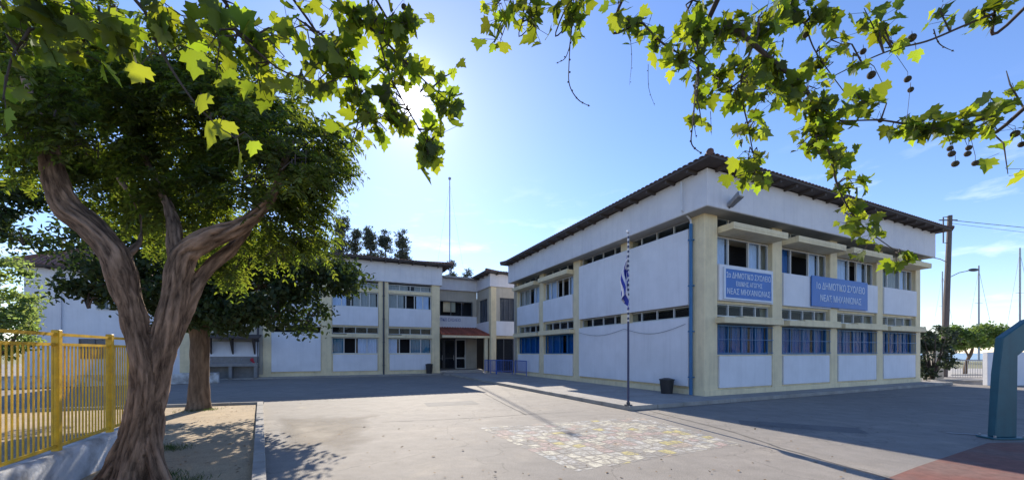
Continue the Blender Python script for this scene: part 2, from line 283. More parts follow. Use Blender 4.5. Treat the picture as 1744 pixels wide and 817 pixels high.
def flag_mat():
    m = bpy.data.materials.new('blue_white_flag'); m.use_nodes = True
    t = m.node_tree; n = t.nodes; l = t.links; b = n['Principled BSDF']; b.inputs['Roughness'].default_value = .8
    uv = n.new('ShaderNodeUVMap'); uv.uv_map = 'cloth'; s = n.new('ShaderNodeSeparateXYZ'); l.new(uv.outputs[0], s.inputs[0])
    def mth(op, a, bb=None):
        x = n.new('ShaderNodeMath'); x.operation = op
        for i, v in enumerate((a, bb)):
            if v is None: continue
            if isinstance(v, (int, float)): x.inputs[i].default_value = v
            else: l.new(v, x.inputs[i])
        return x.outputs[0]
    st = mth('LESS_THAN', mth('FRACT', mth('MULTIPLY', s.outputs[1], 4.5)), .5)         # nine stripes, blue outermost
    can = mth('MULTIPLY', mth('LESS_THAN', s.outputs[0], .37), mth('GREATER_THAN', s.outputs[1], 4/9))
    cx = mth('LESS_THAN', mth('ABSOLUTE', mth('SUBTRACT', s.outputs[0], .185)), .035); cy = mth('LESS_THAN', mth('ABSOLUTE', mth('SUBTRACT', s.outputs[1], .722)), .055)
    inv = mth('SUBTRACT', 1.0, mth('MAXIMUM', cx, cy))
    fac = mth('ADD', mth('MULTIPLY', st, mth('SUBTRACT', 1.0, can)), mth('MULTIPLY', can, inv))
    mx = n.new('ShaderNodeMix'); mx.data_type = 'RGBA'; l.new(fac, mx.inputs[0]); mx.inputs[6].default_value = (.7, .7, .74, 1); mx.inputs[7].default_value = (.03, .05, .36, 1)
    l.new(mx.outputs[2], b.inputs['Base Color']); return m
M['flag'] = flag_mat()

# ------------------------------------------------------------------ helpers
def tag(o, label=None, cat=None, group=None, kind=None):
    if label: o['label'] = label
    if cat: o['category'] = cat
    if group: o['group'] = group
    if kind: o['kind'] = kind
    return o
def empty(name, loc, rz=0, label=None, cat=None, group=None):
    o = bpy.data.objects.new(name, None); col.objects.link(o); o.empty_display_size = .2
    o.location = loc; o.rotation_euler = (0, 0, rz); return tag(o, label, cat, group)
def link(name, me, m, parent=None):
    o = bpy.data.objects.new(name, me); col.objects.link(o)
    if m is not None: me.materials.append(m)
    if parent is not None: o.parent = parent
    return o
class MB:
    def __init__(s): s.b = bmesh.new()
    def hexa(s, p):
        v = [s.b.verts.new(q) for q in p]
        for f in ((0,1,2,3), (7,6,5,4), (0,4,5,1), (1,5,6,2), (2,6,7,3), (3,7,4,0)): s.b.faces.new([v[i] for i in f])
        return s
    def box(s, x0, x1, y0, y1, z0, z1):
        return s.hexa([(x0,y0,z0), (x1,y0,z0), (x1,y1,z0), (x0,y1,z0), (x0,y0,z1), (x1,y0,z1), (x1,y1,z1), (x0,y1,z1)])
    def fbox(s, fm, s0, s1, d0, d1, z0, z1):
        return s.hexa([fm(a, d, z) for z in (z0, z1) for a, d in ((s0, d0), (s1, d0), (s1, d1), (s0, d1))])
    def quad(s, *p): s.b.faces.new([s.b.verts.new(q) for q in p]); return s
    def bar(s, a, b, r, n=8, r2=None):
        a = Vector(a); b = Vector(b); z = (b-a).normalized(); x = z.orthogonal().normalized(); y = z.cross(x); r2 = r if r2 is None else r2
        A = [s.b.verts.new(a+(x*math.cos(t)+y*math.sin(t))*r) for t in [2*math.pi*i/n for i in range(n)]]
        B = [s.b.verts.new(b+(x*math.cos(t)+y*math.sin(t))*r2) for t in [2*math.pi*i/n for i in range(n)]]
        for i in range(n): s.b.faces.new((A[i], A[(i+1) % n], B[(i+1) % n], B[i]))
        s.b.faces.new(A[::-1]); s.b.faces.new(B); return s
    def tube(s, pts, rad, n=8, caps=True):
        pts = [Vector(p) for p in pts]; rings = []; x = None
        for i, p in enumerate(pts):
            t = (pts[min(i+1, len(pts)-1)]-pts[max(i-1, 0)]).normalized()
            x = t.orthogonal().normalized() if x is None else (x-t*x.dot(t)).normalized()
            y = t.cross(x); r = rad[i] if hasattr(rad, '__len__') else rad
            rings.append([s.b.verts.new(p+(x*math.cos(a)+y*math.sin(a))*r) for a in [2*math.pi*k/n for k in range(n)]])
        for A, B in zip(rings, rings[1:]):
            for i in range(n): s.b.faces.new((A[i], A[(i+1) % n], B[(i+1) % n], B[i]))
        if caps: s.b.faces.new(rings[0][::-1]); s.b.faces.new(rings[-1])
        return s
    def ball(s, c, r, sub=2, sc=(1, 1, 1)):
        g = bmesh.ops.create_icosphere(s.b, subdivisions=sub, radius=r)
        for v in g['verts']: v.co = Vector((v.co.x*sc[0], v.co.y*sc[1], v.co.z*sc[2]))+Vector(c)
        return s
    def build(s, name, m, parent=None, smooth=False, bevel=0, off=(0, 0, 0)):
        if any(off):
            for v in s.b.verts: v.co -= Vector(off)
        if bevel:
            bmesh.ops.bevel(s.b, geom=[e for e in s.b.edges], offset=bevel, segments=1, affect='EDGES', profile=.5)
        bmesh.ops.recalc_face_normals(s.b, faces=s.b.faces)
        me = bpy.data.meshes.new(name); s.b.to_mesh(me); s.b.free()
        if smooth: me.polygons.foreach_set('use_smooth', [True]*len(me.polygons))
        o = link(name, me, m, parent)
        if any(off) and parent is None: o.location = off
        return o
def npmesh(name, V, loops, counts):
    me = bpy.data.meshes.new(name); me.vertices.add(len(V)); me.vertices.foreach_set('co', V.astype(np.float32).ravel())
    me.loops.add(len(loops)); me.loops.foreach_set('vertex_index', loops.astype(np.int32))
    me.polygons.add(len(counts)); st = np.concatenate([[0], np.cumsum(counts)[:-1]]).astype(np.int32)
    me.polygons.foreach_set('loop_start', st); me.polygons.foreach_set('loop_total', counts.astype(np.int32))
    me.update(calc_edges=True); me.validate(); return me
def at(px, py, Y): return Vector(((px-CX)/F*Y, Y, EYE+(HY-py)/F*Y))
def gnd(px, py, z=0.0):
    Y = F*(EYE-z)/(py-HY); return Vector(((px-CX)/F*Y, Y, z))
def catmull(P, Rd, k=6):
    P = [Vector(p) for p in P]; o = []; r = []
    for i in range(len(P)-1):
        a, b, c, d = P[max(i-1, 0)], P[i], P[i+1], P[min(i+2, len(P)-1)]
        for j in range(k):
            t = j/k
            o.append(.5*((2*b)+(c-a)*t+(2*a-5*b+4*c-d)*t*t+(3*b-a-3*c+d)*t*t*t)); r.append(Rd[i]*(1-t)+Rd[i+1]*t)
    o.append(P[-1]); r.append(Rd[-1]); return o, r
def sheet(name, pts, z, m, kind='structure', thick=0):
    b = MB()
    if thick:
        v = [b.b.verts.new((p[0], p[1], z-thick)) for p in pts]; u = [b.b.verts.new((p[0], p[1], z)) for p in pts]; n = len(v)
        b.b.faces.new(u); b.b.faces.new(v[::-1])
        for i in range(n): b.b.faces.new((v[i], v[(i+1) % n], u[(i+1) % n], u[i]))
    else: b.b.faces.new([b.b.verts.new((p[0], p[1], z)) for p in pts])
    o = b.build(name, m); o['kind'] = kind; return o

# ------------------------------------------------------------------ ground
TH = math.atan2(.4195, .9077)
VA = Vector((-.4195, .9077, 0)); VB = Vector((.9077, .4195, 0))
CR = Vector((6.56, 13.2, 0)); LW = Vector((-5.31, 28.5, 0)); EB = Vector((-1.6, 29.3, 0))
def W(o, x, y, z=0): return o+VB*x+VA*y+Vector((0, 0, z))
sheet('ground', [(-1500, -300), (1500, -300), (1500, 2500), (-1500, 2500)], -.02, M['farland'])
sheet('schoolyard', [(-70, -14), (40, -14), (46, 24), (27, 38), (-10, 60), (-70, 60)], 0, M['asphalt'])
sheet('sea', [(38, 75), (1400, 70), (1400, 2300), (120, 2300)], -.012, M['sea'])
k0 = gnd(443, 688); k1 = gnd(441, 817); kd = (k1-k0).normalized(); k2 = k1+kd*7; kn = Vector((kd.y, -kd.x, 0))
lft = gnd(150, 693)
sheet('dirt_bed', [(k0.x, k0.y), (k2.x, k2.y), (k2.x-9, k2.y), (lft.x-4, lft.y-2.4), (lft.x, lft.y)], .006, M['dirt'])
kb = MB()
for a, b, ww in ((k0, k2, .15), (Vector((lft.x-3, lft.y-1.6, 0)), k0+Vector((.07, .05, 0)), .12)):
    d = (b-a).normalized(); q = Vector((-d.y, d.x, 0))*ww/2; Ln = (b-a).length; cnt = int(Ln/.95)+1
    for i in range(cnt):
        s0 = a+d*(Ln*i/cnt+.006); s1 = a+d*(Ln*(i+1)/cnt-.006); j = random.uniform(-.005, .005)
        kb.hexa([s0-q, s1-q, s1+q, s0+q]+[p+Vector((0, 0, .085+j)) for p in (s0-q, s1-q, s1+q, s0+q)])
o = kb.build('bed_kerb', M['kerb'], bevel=.008); o['kind'] = 'structure'
# sandy strip of asphalt next to the bed
sp_ = [gnd(448, 696), gnd(690, 696), gnd(690, 817), gnd(446, 817)]; me = bpy.data.meshes.new('sandy_patch'); me.from_pydata([(p.x, p.y, .003) for p in sp_], [], [(0, 1, 2, 3)])
uvl = me.uv_layers.new(name='grid')
for i_, u_ in enumerate(((0, 1), (1, 1), (1, 0), (0, 0))): uvl.data[i_].uv = u_
ms_ = M['sandy']; fade_edges(ms_, ms_.node_tree.nodes, ms_.node_tree.links, ms_.node_tree.nodes['Principled BSDF'], None, 1, 1, .30, 1.3)
o = link('sandy_patch', me, ms_); o['kind'] = 'structure'
# raised pavement in front of the right wing, kerb along its outer edge
pv = [W(CR, -3.95, -.75), W(CR, .0, -.75), W(CR, 16.6, -.75), W(CR, 16.6, .6), W(CR, .5, .6), W(CR, .5, 16), W(EB, .2, 2), W(EB, -3.7, 3), W(LW, .0, -.1), W(LW, 0, -1.2), W(CR, -3.95, 17.2)]
sheet('pavement', pv, .115, M['sidewalk'], thick=.13)
kb = MB()
def kerb_run(kb, a, b, ww=.16, h=.125, seg=1.0):
    d = (b-a).normalized(); q = Vector((-d.y, d.x, 0))*ww/2; Ln = (b-a).length; cnt = max(1, int(Ln/seg))
    for i in range(cnt):
        s0 = a+d*(Ln*i/cnt+.005); s1 = a+d*(Ln*(i+1)/cnt-.005); j = random.uniform(-.004, .004)
        kb.hexa([s0-q, s1-q, s1+q, s0+q]+[p+Vector((0, 0, h+j)) for p in (s0-q, s1-q, s1+q, s0+q)])
kerb_run(kb, W(CR, -4.0, 17.2), W(CR, -4.0, -.75)); kerb_run(kb, W(CR, -4.08, -.83), W(CR, 16.6, -.83))
o = kb.build('pavement_kerb', M['kerb'], bevel=.01); o['kind'] = 'structure'
# base slab along left wing
sheet('wing_apron', [W(LW, -15.2, -.55), W(LW, 0, -.55), W(LW, 0, 0.2), W(LW, -15.2, .2)], .10, M['sidewalk'], thick=.11)
# painted number grid
mu = [gnd(814, 728), gnd(1094, 710), gnd(1266, 756), gnd(981, 804)]
me = bpy.data.meshes.new('painted_mural'); nn = 24; V = []; Fc = []; UVs = []
for i in range(nn+1):
    for j in range(nn+1):
        a, b = i/nn, j/nn
        p = (mu[0]*(1-a)+mu[1]*a)*(1-b)+(mu[3]*(1-a)+mu[2]*a)*b
        V.append((p.x, p.y, .004)); UVs.append((a*17, b*13))
for i in range(nn):
    for j in range(nn): Fc.append((i*(nn+1)+j, (i+1)*(nn+1)+j, (i+1)*(nn+1)+j+1, i*(nn+1)+j+1))
me.from_pydata(V, [], Fc); uvl = me.uv_layers.new(name='grid')
for lp in me.loops: uvl.data[lp.index].uv = UVs[lp.vertex_index]
o = link('painted_mural', me, M['mural']); o['kind'] = 'structure'
rc = [gnd(1490, 822), gnd(1560, 795), gnd(1682, 754), gnd(1800, 751)]
sheet('red_court', [rc[0], rc[1], rc[2], rc[3], rc[3]+Vector((14, -1, 0)), Vector((22, -4, 0)), Vector((4.2, 2.0, 0))], .004, M['redcourt'])
l0, l1 = gnd(1610, 736), gnd(1800, 747)
sheet('court_line', [l0, l1, l1-Vector((0, .09, 0)), l0-Vector((0, .09, 0))], .0085, M['line'])
for (a_, b_, w_, h_, r_) in ((-1.9, 12.2, 1.6, .9, .35), (1.4, 7.2, .5, .5, .2), (6.2, 8.4, 2.2, .7, -.46)):
    q_ = [Vector((a_, b_, 0))+Matrix.Rotation(r_, 3, 'Z')@Vector((x*w_/2, y*h_/2, 0)) for x, y in ((-1, -1), (1, -1), (1, 1), (-1, 1))]
    sheet('asphalt_patch', q_, .0022, M['patch'])
def seam(pts, w_=.03):
    b = MB(); P = [gnd(*p) for p in pts]; P2 = []
    for a, c in zip(P, P[1:]):
        k = max(2, int((c-a).length/.3))
        for i in range(k): P2.append(a.lerp(c, i/k)+Vector((rng.normal()*.012, rng.normal()*.012, 0)))
    P2.append(P[-1])
    for a, c in zip(P2, P2[1:]):
        d = (c-a).normalized(); q = Vector((-d.y, d.x, 0))*w_*rng.uniform(.25, .6)
        b.quad(a-q+Vector((0, 0, .0045)), c-q+Vector((0, 0, .0045)), c+q+Vector((0, 0, .0045)), a+q+Vector((0, 0, .0045)))
    o = b.build('asphalt_seam', M['seam']); o['kind'] = 'structure'
seam([(1106, 699), (1250, 735), (1330, 762), (1540, 822)], .045); seam([(822, 668), (852, 684), (896, 706)], .04)
seam([(650, 718), (760, 714), (900, 705), (1000, 700)], .02)

# ------------------------------------------------------------------ facades
ZP, ZA, ZB = .36, 1.48, 1.52
def curtain(fm, s0, s1, d, z0, z1, m, parent):
    n = max(6, int((s1-s0)/.035)); b = MB(); ph = random.uniform(0, 6)
    top = []; bot = []
    for i in range(n+1):
        s = s0+(s1-s0)*i/n; dd = d+.016*math.sin(ph+s*34)+.006*math.sin(s*91)
        top.append(b.b.verts.new(fm(s, dd, z1))); bot.append(b.b.verts.new(fm(s, dd*1.0, z0)))
    for i in range(n): b.b.faces.new((bot[i], bot[i+1], top[i+1], top[i]))
    return b.build('curtain', m, parent, smooth=True)
def window(root, fm, s0, s1, z0, z1, d=-.2, cells=4, opened=(), curt=None, fmat=None, bars=False, fw=.045):
    f = MB(); fmat = fmat or M['frame']; W_ = s1-s0
    f.fbox(fm, s0, s1, d-.04, d+.04, z0, z0+fw); f.fbox(fm, s0, s1, d-.04, d+.04, z1-fw, z1)
    f.fbox(fm, s0, s0+fw, d-.038, d+.038, z0+fw, z1-fw); f.fbox(fm, s1-fw, s1, d-.038, d+.038, z0+fw, z1-fw)
    fr_ = cells if isinstance(cells, (list, tuple)) else [i/cells for i in range(cells+1)]; nc = len(fr_)-1
    for i in range(1, nc):
        c = s0+W_*fr_[i]; f.fbox(fm, c-fw*.55, c+fw*.55, d-.038, d+.038, z0+fw, z1-fw)
    wo = f.build('window', fmat, root)
    p = MB(); any_ = False
    for i in range(nc):
        if i in opened: continue
        a, b_ = s0+W_*fr_[i], s0+W_*fr_[i+1]
        p.fbox(fm, a+fw*.5, b_-fw*.5, d-.008, d+.002, z0+fw, z1-fw); any_ = True
    if any_: p.build('pane', M['glass'], wo)
    else: p.b.free()
    for (a, b_, m) in (curt or ()):
        curtain(fm, s0+W_*a, s0+W_*b_, d-.085, z0+.02, z1-.02, m, wo)
    if bars:
        g = MB(); n = int(W_/.28)
        for i in range(n+1):
            s = s0+.03+(W_-.06)*i/n; g.fbox(fm, s-.007, s+.007, .00, .014, z0+.02, z1-.02)
        for z in (z0+.06, (z0+z1)/2, z1-.06): g.fbox(fm, s0-.02, s1+.02, .016, .03, z-.012, z+.012)
        g.build('grille', M['bluepipe'], wo)
    return wo
def bay(root, fm, s0, s1, kind, ledge=.35, canopy=.58, low=None, up=None, lowbars=False, upclere='g'):
    if kind == 'W':
        MB().fbox(fm, s0-.001, s1+.001, -.5, -.06, .0, 1.5).build('spandrel_wall', M['cream'], root)
        MB().fbox(fm, s0+.07, s1-.07, -.2, .015, ZP, ZA).build('wall_panel', M['white'], root, bevel=.012)
        MB().fbox(fm, s0-.04, s1+.04, -.5, -.02, 1.485, 1.53).build('window_sill', M['cream'], root)
        window(root, fm, s0+.01, s1-.01, 1.53, 2.6, cells=4, bars=lowbars, **(low or {}))
        MB().fbox(fm, s0-.12, s1+.12, -.9, ledge, 2.62, 2.82).fbox(fm, s0+.9, s1+.12, .0, ledge-.02, 2.82, 2.88).build('ledge', M['cream'], root, bevel=.01)
        window(root, fm, s0+.01, s1-.01, 2.89, 3.33, cells=4, fw=.035)
        MB().fbox(fm, s0-.001, s1+.001, -.9, -.09, 3.335, 3.43).fbox(fm, s0-.001, s1+.001, -.5, -.06, 3.43, 4.66).build('spandrel_wall', M['cream'], root)
        MB().fbox(fm, s0+.03, s1-.03, -.2, .045, 3.42, 4.68).build('wall_panel', M['white'], root, bevel=.012)
        window(root, fm, s0+.01, s1-.01, 4.70, 5.72, **(up or dict(cells=4)))
        if canopy > .1:
            MB().fbox(fm, s0+.02, s1-.02, -.9, canopy, 5.75, 5.83).fbox(fm, s0+.02, s1-.02, canopy-.12, canopy+.001, 5.831, 5.98).fbox(fm, s0+.02, s0+.14, -.15, canopy-.121, 5.831, 5.97).fbox(fm, s1-.14, s1-.02, -.15, canopy-.121, 5.831, 5.97).build('canopy', M['cream'], root, bevel=.008)
        else:
            MB().fbox(fm, s0-.001, s1+.001, -.9, -.05, 5.74, 5.95).build('lintel', M['cream'], root)
        window(root, fm, s0+.01, s1-.01, 5.98, 6.37, cells=4, fw=.035, curt=(((.0, .45, M['beige']), (.6, .97, M['beige'])) if upclere == 'b' else None))
    elif kind == 'P':
        MB().fbox(fm, s0-.001, s1+.001, -.9, -.06, .0, 2.86).build('spandrel_wall', M['cream'], root)
        MB().fbox(fm, s0, s1, -.2, .06, .40, 2.84).build('wall_panel', M['white'], root, bevel=.012)
        window(root, fm, s0+.01, s1-.01, 2.87, 3.28, cells=max(4, int((s1-s0)/.8)), fw=.035, fmat=M['frame'])
        MB().fbox(fm, s0-.001, s1+.001, -.9, -.06, 3.29, 5.96).build('spandrel_wall', M['cream'], root)
        MB().fbox(fm, s0, s1, -.2, .06, 3.29, 5.98).build('wall_panel', M['white'], root, bevel=.012)
        window(root, fm, s0+.01, s1-.01, 5.99, 6.37, cells=max(4, int((s1-s0)/.8)), fw=.035)
def column(root, fm, s0, s1, d=0.0, z1=6.4, m=None): return MB().fbox(fm, s0, s1, -.5, d, 0, z1).build('column', m or M['cream'], root, bevel=.02)
def pipe(root, fm, s, d, z0, z1, m, r=.05):
    b = MB(); b.bar(fm(s, d, z0), fm(s, d, z1), r, 10); z = z0+.6
    while z < z1: b.fbox(fm, s-r-.02, s+r+.02, d-.09, d+r+.006, z, z+.04); z += 1.6
    return b.build('drainpipe', m, root, smooth=False)
def hip_roof(root, x0, x1, y0, y1, z, pitch, tile, name='roof', step=.21, rafters=True):
    """thin tiled hip roof: sheathing slab, wavy tiles, rafter tails"""
    cx0, cx1 = x0, x1; w_, h_ = x1-x0, y1-y0; half = min(w_, h_)/2; rz = z+half*pitch
    if w_ >= h_: r0, r1 = (x0+half, (y0+y1)/2), (x1-half, (y0+y1)/2)
    else: r0, r1 = ((x0+x1)/2, y0+half), ((x0+x1)/2, y1-half)
    b = MB(); e = [(x0, y0), (x1, y0), (x1, y1), (x0, y1)]
    def P(p, zz): return b.b.verts.new((p[0], p[1], zz))
    lo = [P(p, z-.09) for p in e]; up = [P(p, z) for p in e]; a = P(r0, rz); c = P(r1, rz)
    b.b.faces.new(lo[::-1])
    for i in range(4): b.b.faces.new((lo[i], lo[(i+1) % 4], up[(i+1) % 4], up[i]))
    if w_ >= h_: fs = ((up[0], up[1], c, a), (up[1], up[2], c), (up[2], up[3], a, c), (up[3], up[0], a))
    else: fs = ((up[0], up[1], a), (up[1], up[2], c, a), (up[2], up[3], c), (up[3], up[0], a, c))
    for f in fs: b.b.faces.new(f)
    if rafters:
        for (ax, lo_, hi_) in (('x', x0, x1), ('y', y0, y1)):
            n = int((hi_-lo_)/.9)
            for i in range(1, n):
                t = lo_+(hi_-lo_)*i/n
                if ax == 'x':
                    b.box(t-.04, t+.04, y0+.06, y0+.75, z-.2, z-.085); b.box(t-.04, t+.04, y1-.75, y1-.06, z-.2, z-.085)
                else:
                    b.box(x0+.06, x0+.75, t-.04, t+.04, z-.2, z-.085); b.box(x1-.75, x1-.06, t-.04, t+.04, z-.2, z-.085)
    ro = b.build(name, M['eave'], root)
    # tiles : half-round rows running up the slope on the four sides
    t_ = MB()
    def row(p, q):
        p = Vector(p); q = Vector(q); d = (q-p); s = Vector((-d.y, d.x, 0)).normalized(); n = 6; rr = step*.42; A = []; B = []
        for k in range(n+1):
            an = math.pi*k/n; of = s*math.cos(an)*rr+Vector((0, 0, math.sin(an)*rr*.42+.006)); A.append(t_.b.verts.new(p+of)); B.append(t_.b.verts.new(q+of))
        for k in range(n): t_.b.faces.new((A[k], A[k+1], B[k+1], B[k]))
        t_.b.faces.new(A)
    for side in range(4):
        if side in (0, 2): lo_, hi_ = x0, x1
        else: lo_, hi_ = y0, y1
        n = int((hi_-lo_)/step)
        for i in range(n):
            u = lo_+(i+.5)*(hi_-lo_)/n; run = min(u-lo_, hi_-u, half)
            if run < .1: continue
            g = .03
            if side == 0: row((u, y0-g, z), (u, y0+run, z+run*pitch))
            if side == 2: row((u, y1+g, z), (u, y1-run, z+run*pitch))
            if side == 3: row((x0-g, u, z), (x0+run, u, z+run*pitch))
            if side == 1: row((x1+g, u, z), (x1-run, u, z+run*pitch))
    # hip and ridge caps
    for p, q in ((e[0], r0), (e[3], r0 if w_ >= h_ else r1), (e[1], r1 if w_ >= h_ else r0), (e[2], r1), (r0, r1)):
        zz = lambda s: z if s in e else rz
        if (Vector(p)-Vector(q)).length > .1: t_.bar((p[0], p[1], zz(p)+.05), (q[0], q[1], zz(q)+.05), .11, 8)
    t_.build('roof_tiles', tile, ro, smooth=False)
    return ro

# ---- right wing
rw = empty('school_wing', CR, TH, 'large two-storey white and cream school wing on the right carrying the blue signs', 'building')
fB = lambda s, d, z: (s, -d, z)
fA = lambda s, d, z: (-d, s, z)
MB().box(.9, 14.9, .9, 14.4, 0, 6.38).build('interior', M['dark'], rw)
MB().box(.0, 15.8, 14.8, 15.3, 0, 6.4).box(15.3, 15.78, .5, 14.8, 0, 6.4).build('rear_wall', M['white'], rw)
MB().box(-.0, .66, -.0, .6, 0, 6.4).build('corner_column', M['cream'], rw, bevel=.03)
MB().box(-.02, 15.85, -.03, .03, 0, .3).box(-.03, .03, .03, 15.3, 0, .30).build('plinth', M['cream'], rw)
for a, b in ((3.7, 4.3), (7.6, 8.15), (11.45, 12.0), (15.3, 15.8)): column(rw, fB, a, b)
cw, cb = M['cwhite'], M['cblue']
SPL = [0, .25, .62, .84, 1]
upw = [dict(cells=SPL, opened=(1,), curt=((.02, .23, cw), (.64, .83, cw))), dict(cells=SPL, opened=(1,), curt=((.02, .24, cb), (.64, .83, cw))),
       dict(cells=[0, .38, .58, .84, 1], opened=(1,), curt=((.02, .37, cw), (.6, .8, cw))), dict(cells=SPL, opened=(), curt=((.02, .25, M['beige']), (.3, .6, M['beige']), (.66, .82, cw)))]
loww = [dict(fmat=M['bluepipe'], curt=((.02, .3, cb), (.36, .66, cb), (.7, .98, cb))), dict(fmat=M['bluepipe'], curt=((.02, .32, cb), (.34, .72, cb), (.78, .98, cb))),
        dict(fmat=M['bluepipe'], curt=((.03, .5, cb), (.55, .98, cb))), dict(fmat=M['bluepipe'], curt=((.02, .36, cb), (.4, .64, cb), (.68, .97, cb)))]
for i, (a, b) in enumerate(((.66, 3.7), (4.3, 7.6), (8.15, 11.45), (12.0, 15.3))):
    bay(rw, fB, a, b, 'W', low=loww[i], up=upw[i], lowbars=True)
for a, b in ((7.35, 7.95), (11.15, 11.65), (14.75, 15.3)): column(rw, fA, a, b)
bay(rw, fA, .62, 7.35, 'P')
MB().fbox(fA, 3.7, 4.25, -.5, -.02, 2.85, 3.28).build('column', M['cream'], rw); MB().fbox(fA, 3.7, 4.25, -.5, -.02, 5.985, 6.4).build('column', M['cream'], rw)
bay(rw, fA, 7.95, 11.15, 'W', ledge=.3, canopy=.4, low=dict(fmat=M['bluepipe'], curt=((.02, .35, cb), (.45, .97, cb))), up=dict(cells=5, opened=(1, 2), curt=((.0, .2, cw), (.6, .95, cw))))
bay(rw, fA, 11.65, 14.75, 'W', ledge=.3, canopy=.4, low=dict(fmat=M['bluepipe'], curt=((.02, .97, cb),)), up=dict(cells=4, curt=((.05, .4, cw), (.55, .95, M['beige']))))
MB().box(-.5, 15.95, -.5, 15.2, 6.36, 7.58).build('fascia', M['fascia'], rw, bevel=.015)
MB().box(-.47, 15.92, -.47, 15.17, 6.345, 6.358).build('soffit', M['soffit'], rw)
hip_roof(rw, -1.0, 16.3, -1.0, 15.4, 7.70, .20, M['tile'])
pipe(rw, fA, .47, .1, .12, 6.1, M['bluepipe'], .06)
b = MB(); b.tube([fA(.47, .1, 6.1), fA(.47, .12, 6.25), fA(.42, .6, 6.5), fA(.42, .62, 7.45)], .035, 8); b.build('drainpipe', M['whitepipe'], rw)
b = MB(); pts = [fA(s, .10, 2.62-.28*math.sin(math.pi*min(1, (s-.7)/3.2))-(0.0 if s < 3.9 else .0)) for s in np.linspace(.7, 3.9, 12)]+[fA(s, .10, 2.62-.22*math.sin(math.pi*(s-3.9)/3.4)) for s in np.linspace(4.1, 7.3, 12)]
b.tube(pts, .008, 5); b.build('cable', M['framed'], rw)

# ---- left wing
lw = empty('school_wing', LW, TH, 'long two-storey white and cream school wing facing the yard, behind the broad dark tree', 'building')
MB().box(-14.6, -.5, .9, 8.0, 0, 6.5).build('interior', M['dark'], lw)
MB().box(-.5, .0, .5, 8.5, 0, 6.5).box(-15.1, -14.6, .5, 8.5, 0, 6.5).box(-14.6, -.5, 8.0, 8.5, 0, 6.5).build('side_wall', M['white'], lw)
for a, b in ((-.6, 0), (-4.28, -3.62), (-7.85, -7.2), (-11.05, -10.6), (-15.1, -14.6)): column(lw, fB, a, b, z1=6.5)
MB().box(-15.12, .02, -.03, .03, 0, .26).build('plinth', M['cream'], lw)
bay(lw, fB, -3.62, -.6, 'W', ledge=.06, canopy=0, low=dict(opened=(1,), curt=((.02, .2, cw), (.52, .97, M['cteal']))), up=dict(cells=5, opened=(2,), curt=((.02, .35, M['beige']), (.65, .95, cw))), upclere='b')
bay(lw, fB, -7.2, -4.28, 'W', ledge=.06, canopy=0, low=dict(opened=(1,), curt=((.02, .24, M['cteal']), (.55, .97, cw))), up=dict(cells=5, curt=((.02, .3, cw), (.45, .95, M['beige']))), upclere='b')
bay(lw, fB, -10.6, -7.85, 'P'); 
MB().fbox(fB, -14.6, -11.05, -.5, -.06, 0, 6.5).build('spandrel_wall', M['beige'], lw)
window(lw, fB, -13.9, -11.8, 4.7, 5.8, d=-.04, cells=4, curt=())
MB().box(-15.25, .15, -.15, 8.6, 6.5, 7.85).build('fascia', M['fascia'], lw, bevel=.015)
hip_roof(lw, -15.9, .75, -.8, 9.2, 7.97, .18, M['tile'])
pipe(lw, fB, -3.95, .07, .1, 7.15, M['darkpipe'], .06); pipe(lw, fB, -11.3, .07, .1, 6.4, M['darkpipe'], .06)

# ---- entrance block
eb = empty('entrance_block', EB, TH, 'recessed two-storey entrance block between the two wings with red tiled porch', 'building')
MB().box(.9, 4.8, .9, 7.5, 0, 6.4).box(-4.2, .0, 3.9, 7.5, 0, 6.5).build('interior', M['dark'], eb)
# projecting bay: front face y=0, side face x=0
MB().box(0, .45, 0, .45, 0, 6.6).build('column', M['cream'], eb, bevel=.02)
MB().box(.45, 4.9, .02, .4, 2.9, 4.0).box(.02, .4, .45, 3.16, 2.9, 4.0).build('wall_panel', M['white'], eb)
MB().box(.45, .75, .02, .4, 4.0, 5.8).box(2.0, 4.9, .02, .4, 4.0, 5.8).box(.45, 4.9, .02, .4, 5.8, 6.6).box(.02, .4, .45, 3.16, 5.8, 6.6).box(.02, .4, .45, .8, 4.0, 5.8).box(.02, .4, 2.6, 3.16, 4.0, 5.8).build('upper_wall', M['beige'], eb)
fS = lambda s, d, z: (-d, s, z)
w1 = window(eb, fB, .75, 2.0, 4.0, 5.8, d=-.12, cells=3, fmat=M['framed']); MB().box(.78, 1.97, .16, .2, 4.03, 5.77).build('shutter', M['shutter'], w1)
w1 = window(eb, fS, .8, 2.6, 4.0, 5.8, d=-.12, cells=3, fmat=M['framed']); MB().box(.16, .2, .83, 2.57, 4.03, 5.77).build('shutter', M['shutter'], w1)
MB().box(-.1, 5, -.1, 3.3, 6.6, 7.55).build('fascia', M['fascia'], eb); hip_roof(eb, -.6, 5.4, -.6, 8, 7.65, .16, M['tile'])
MB().box(.5, 4.9, .5, .8, 2.7, 2.9).build('lintel', M['cream'], eb)
window(eb, fB, .5, 3.8, .15, 2.7, d=-.6, cells=4, fmat=M['framed'])
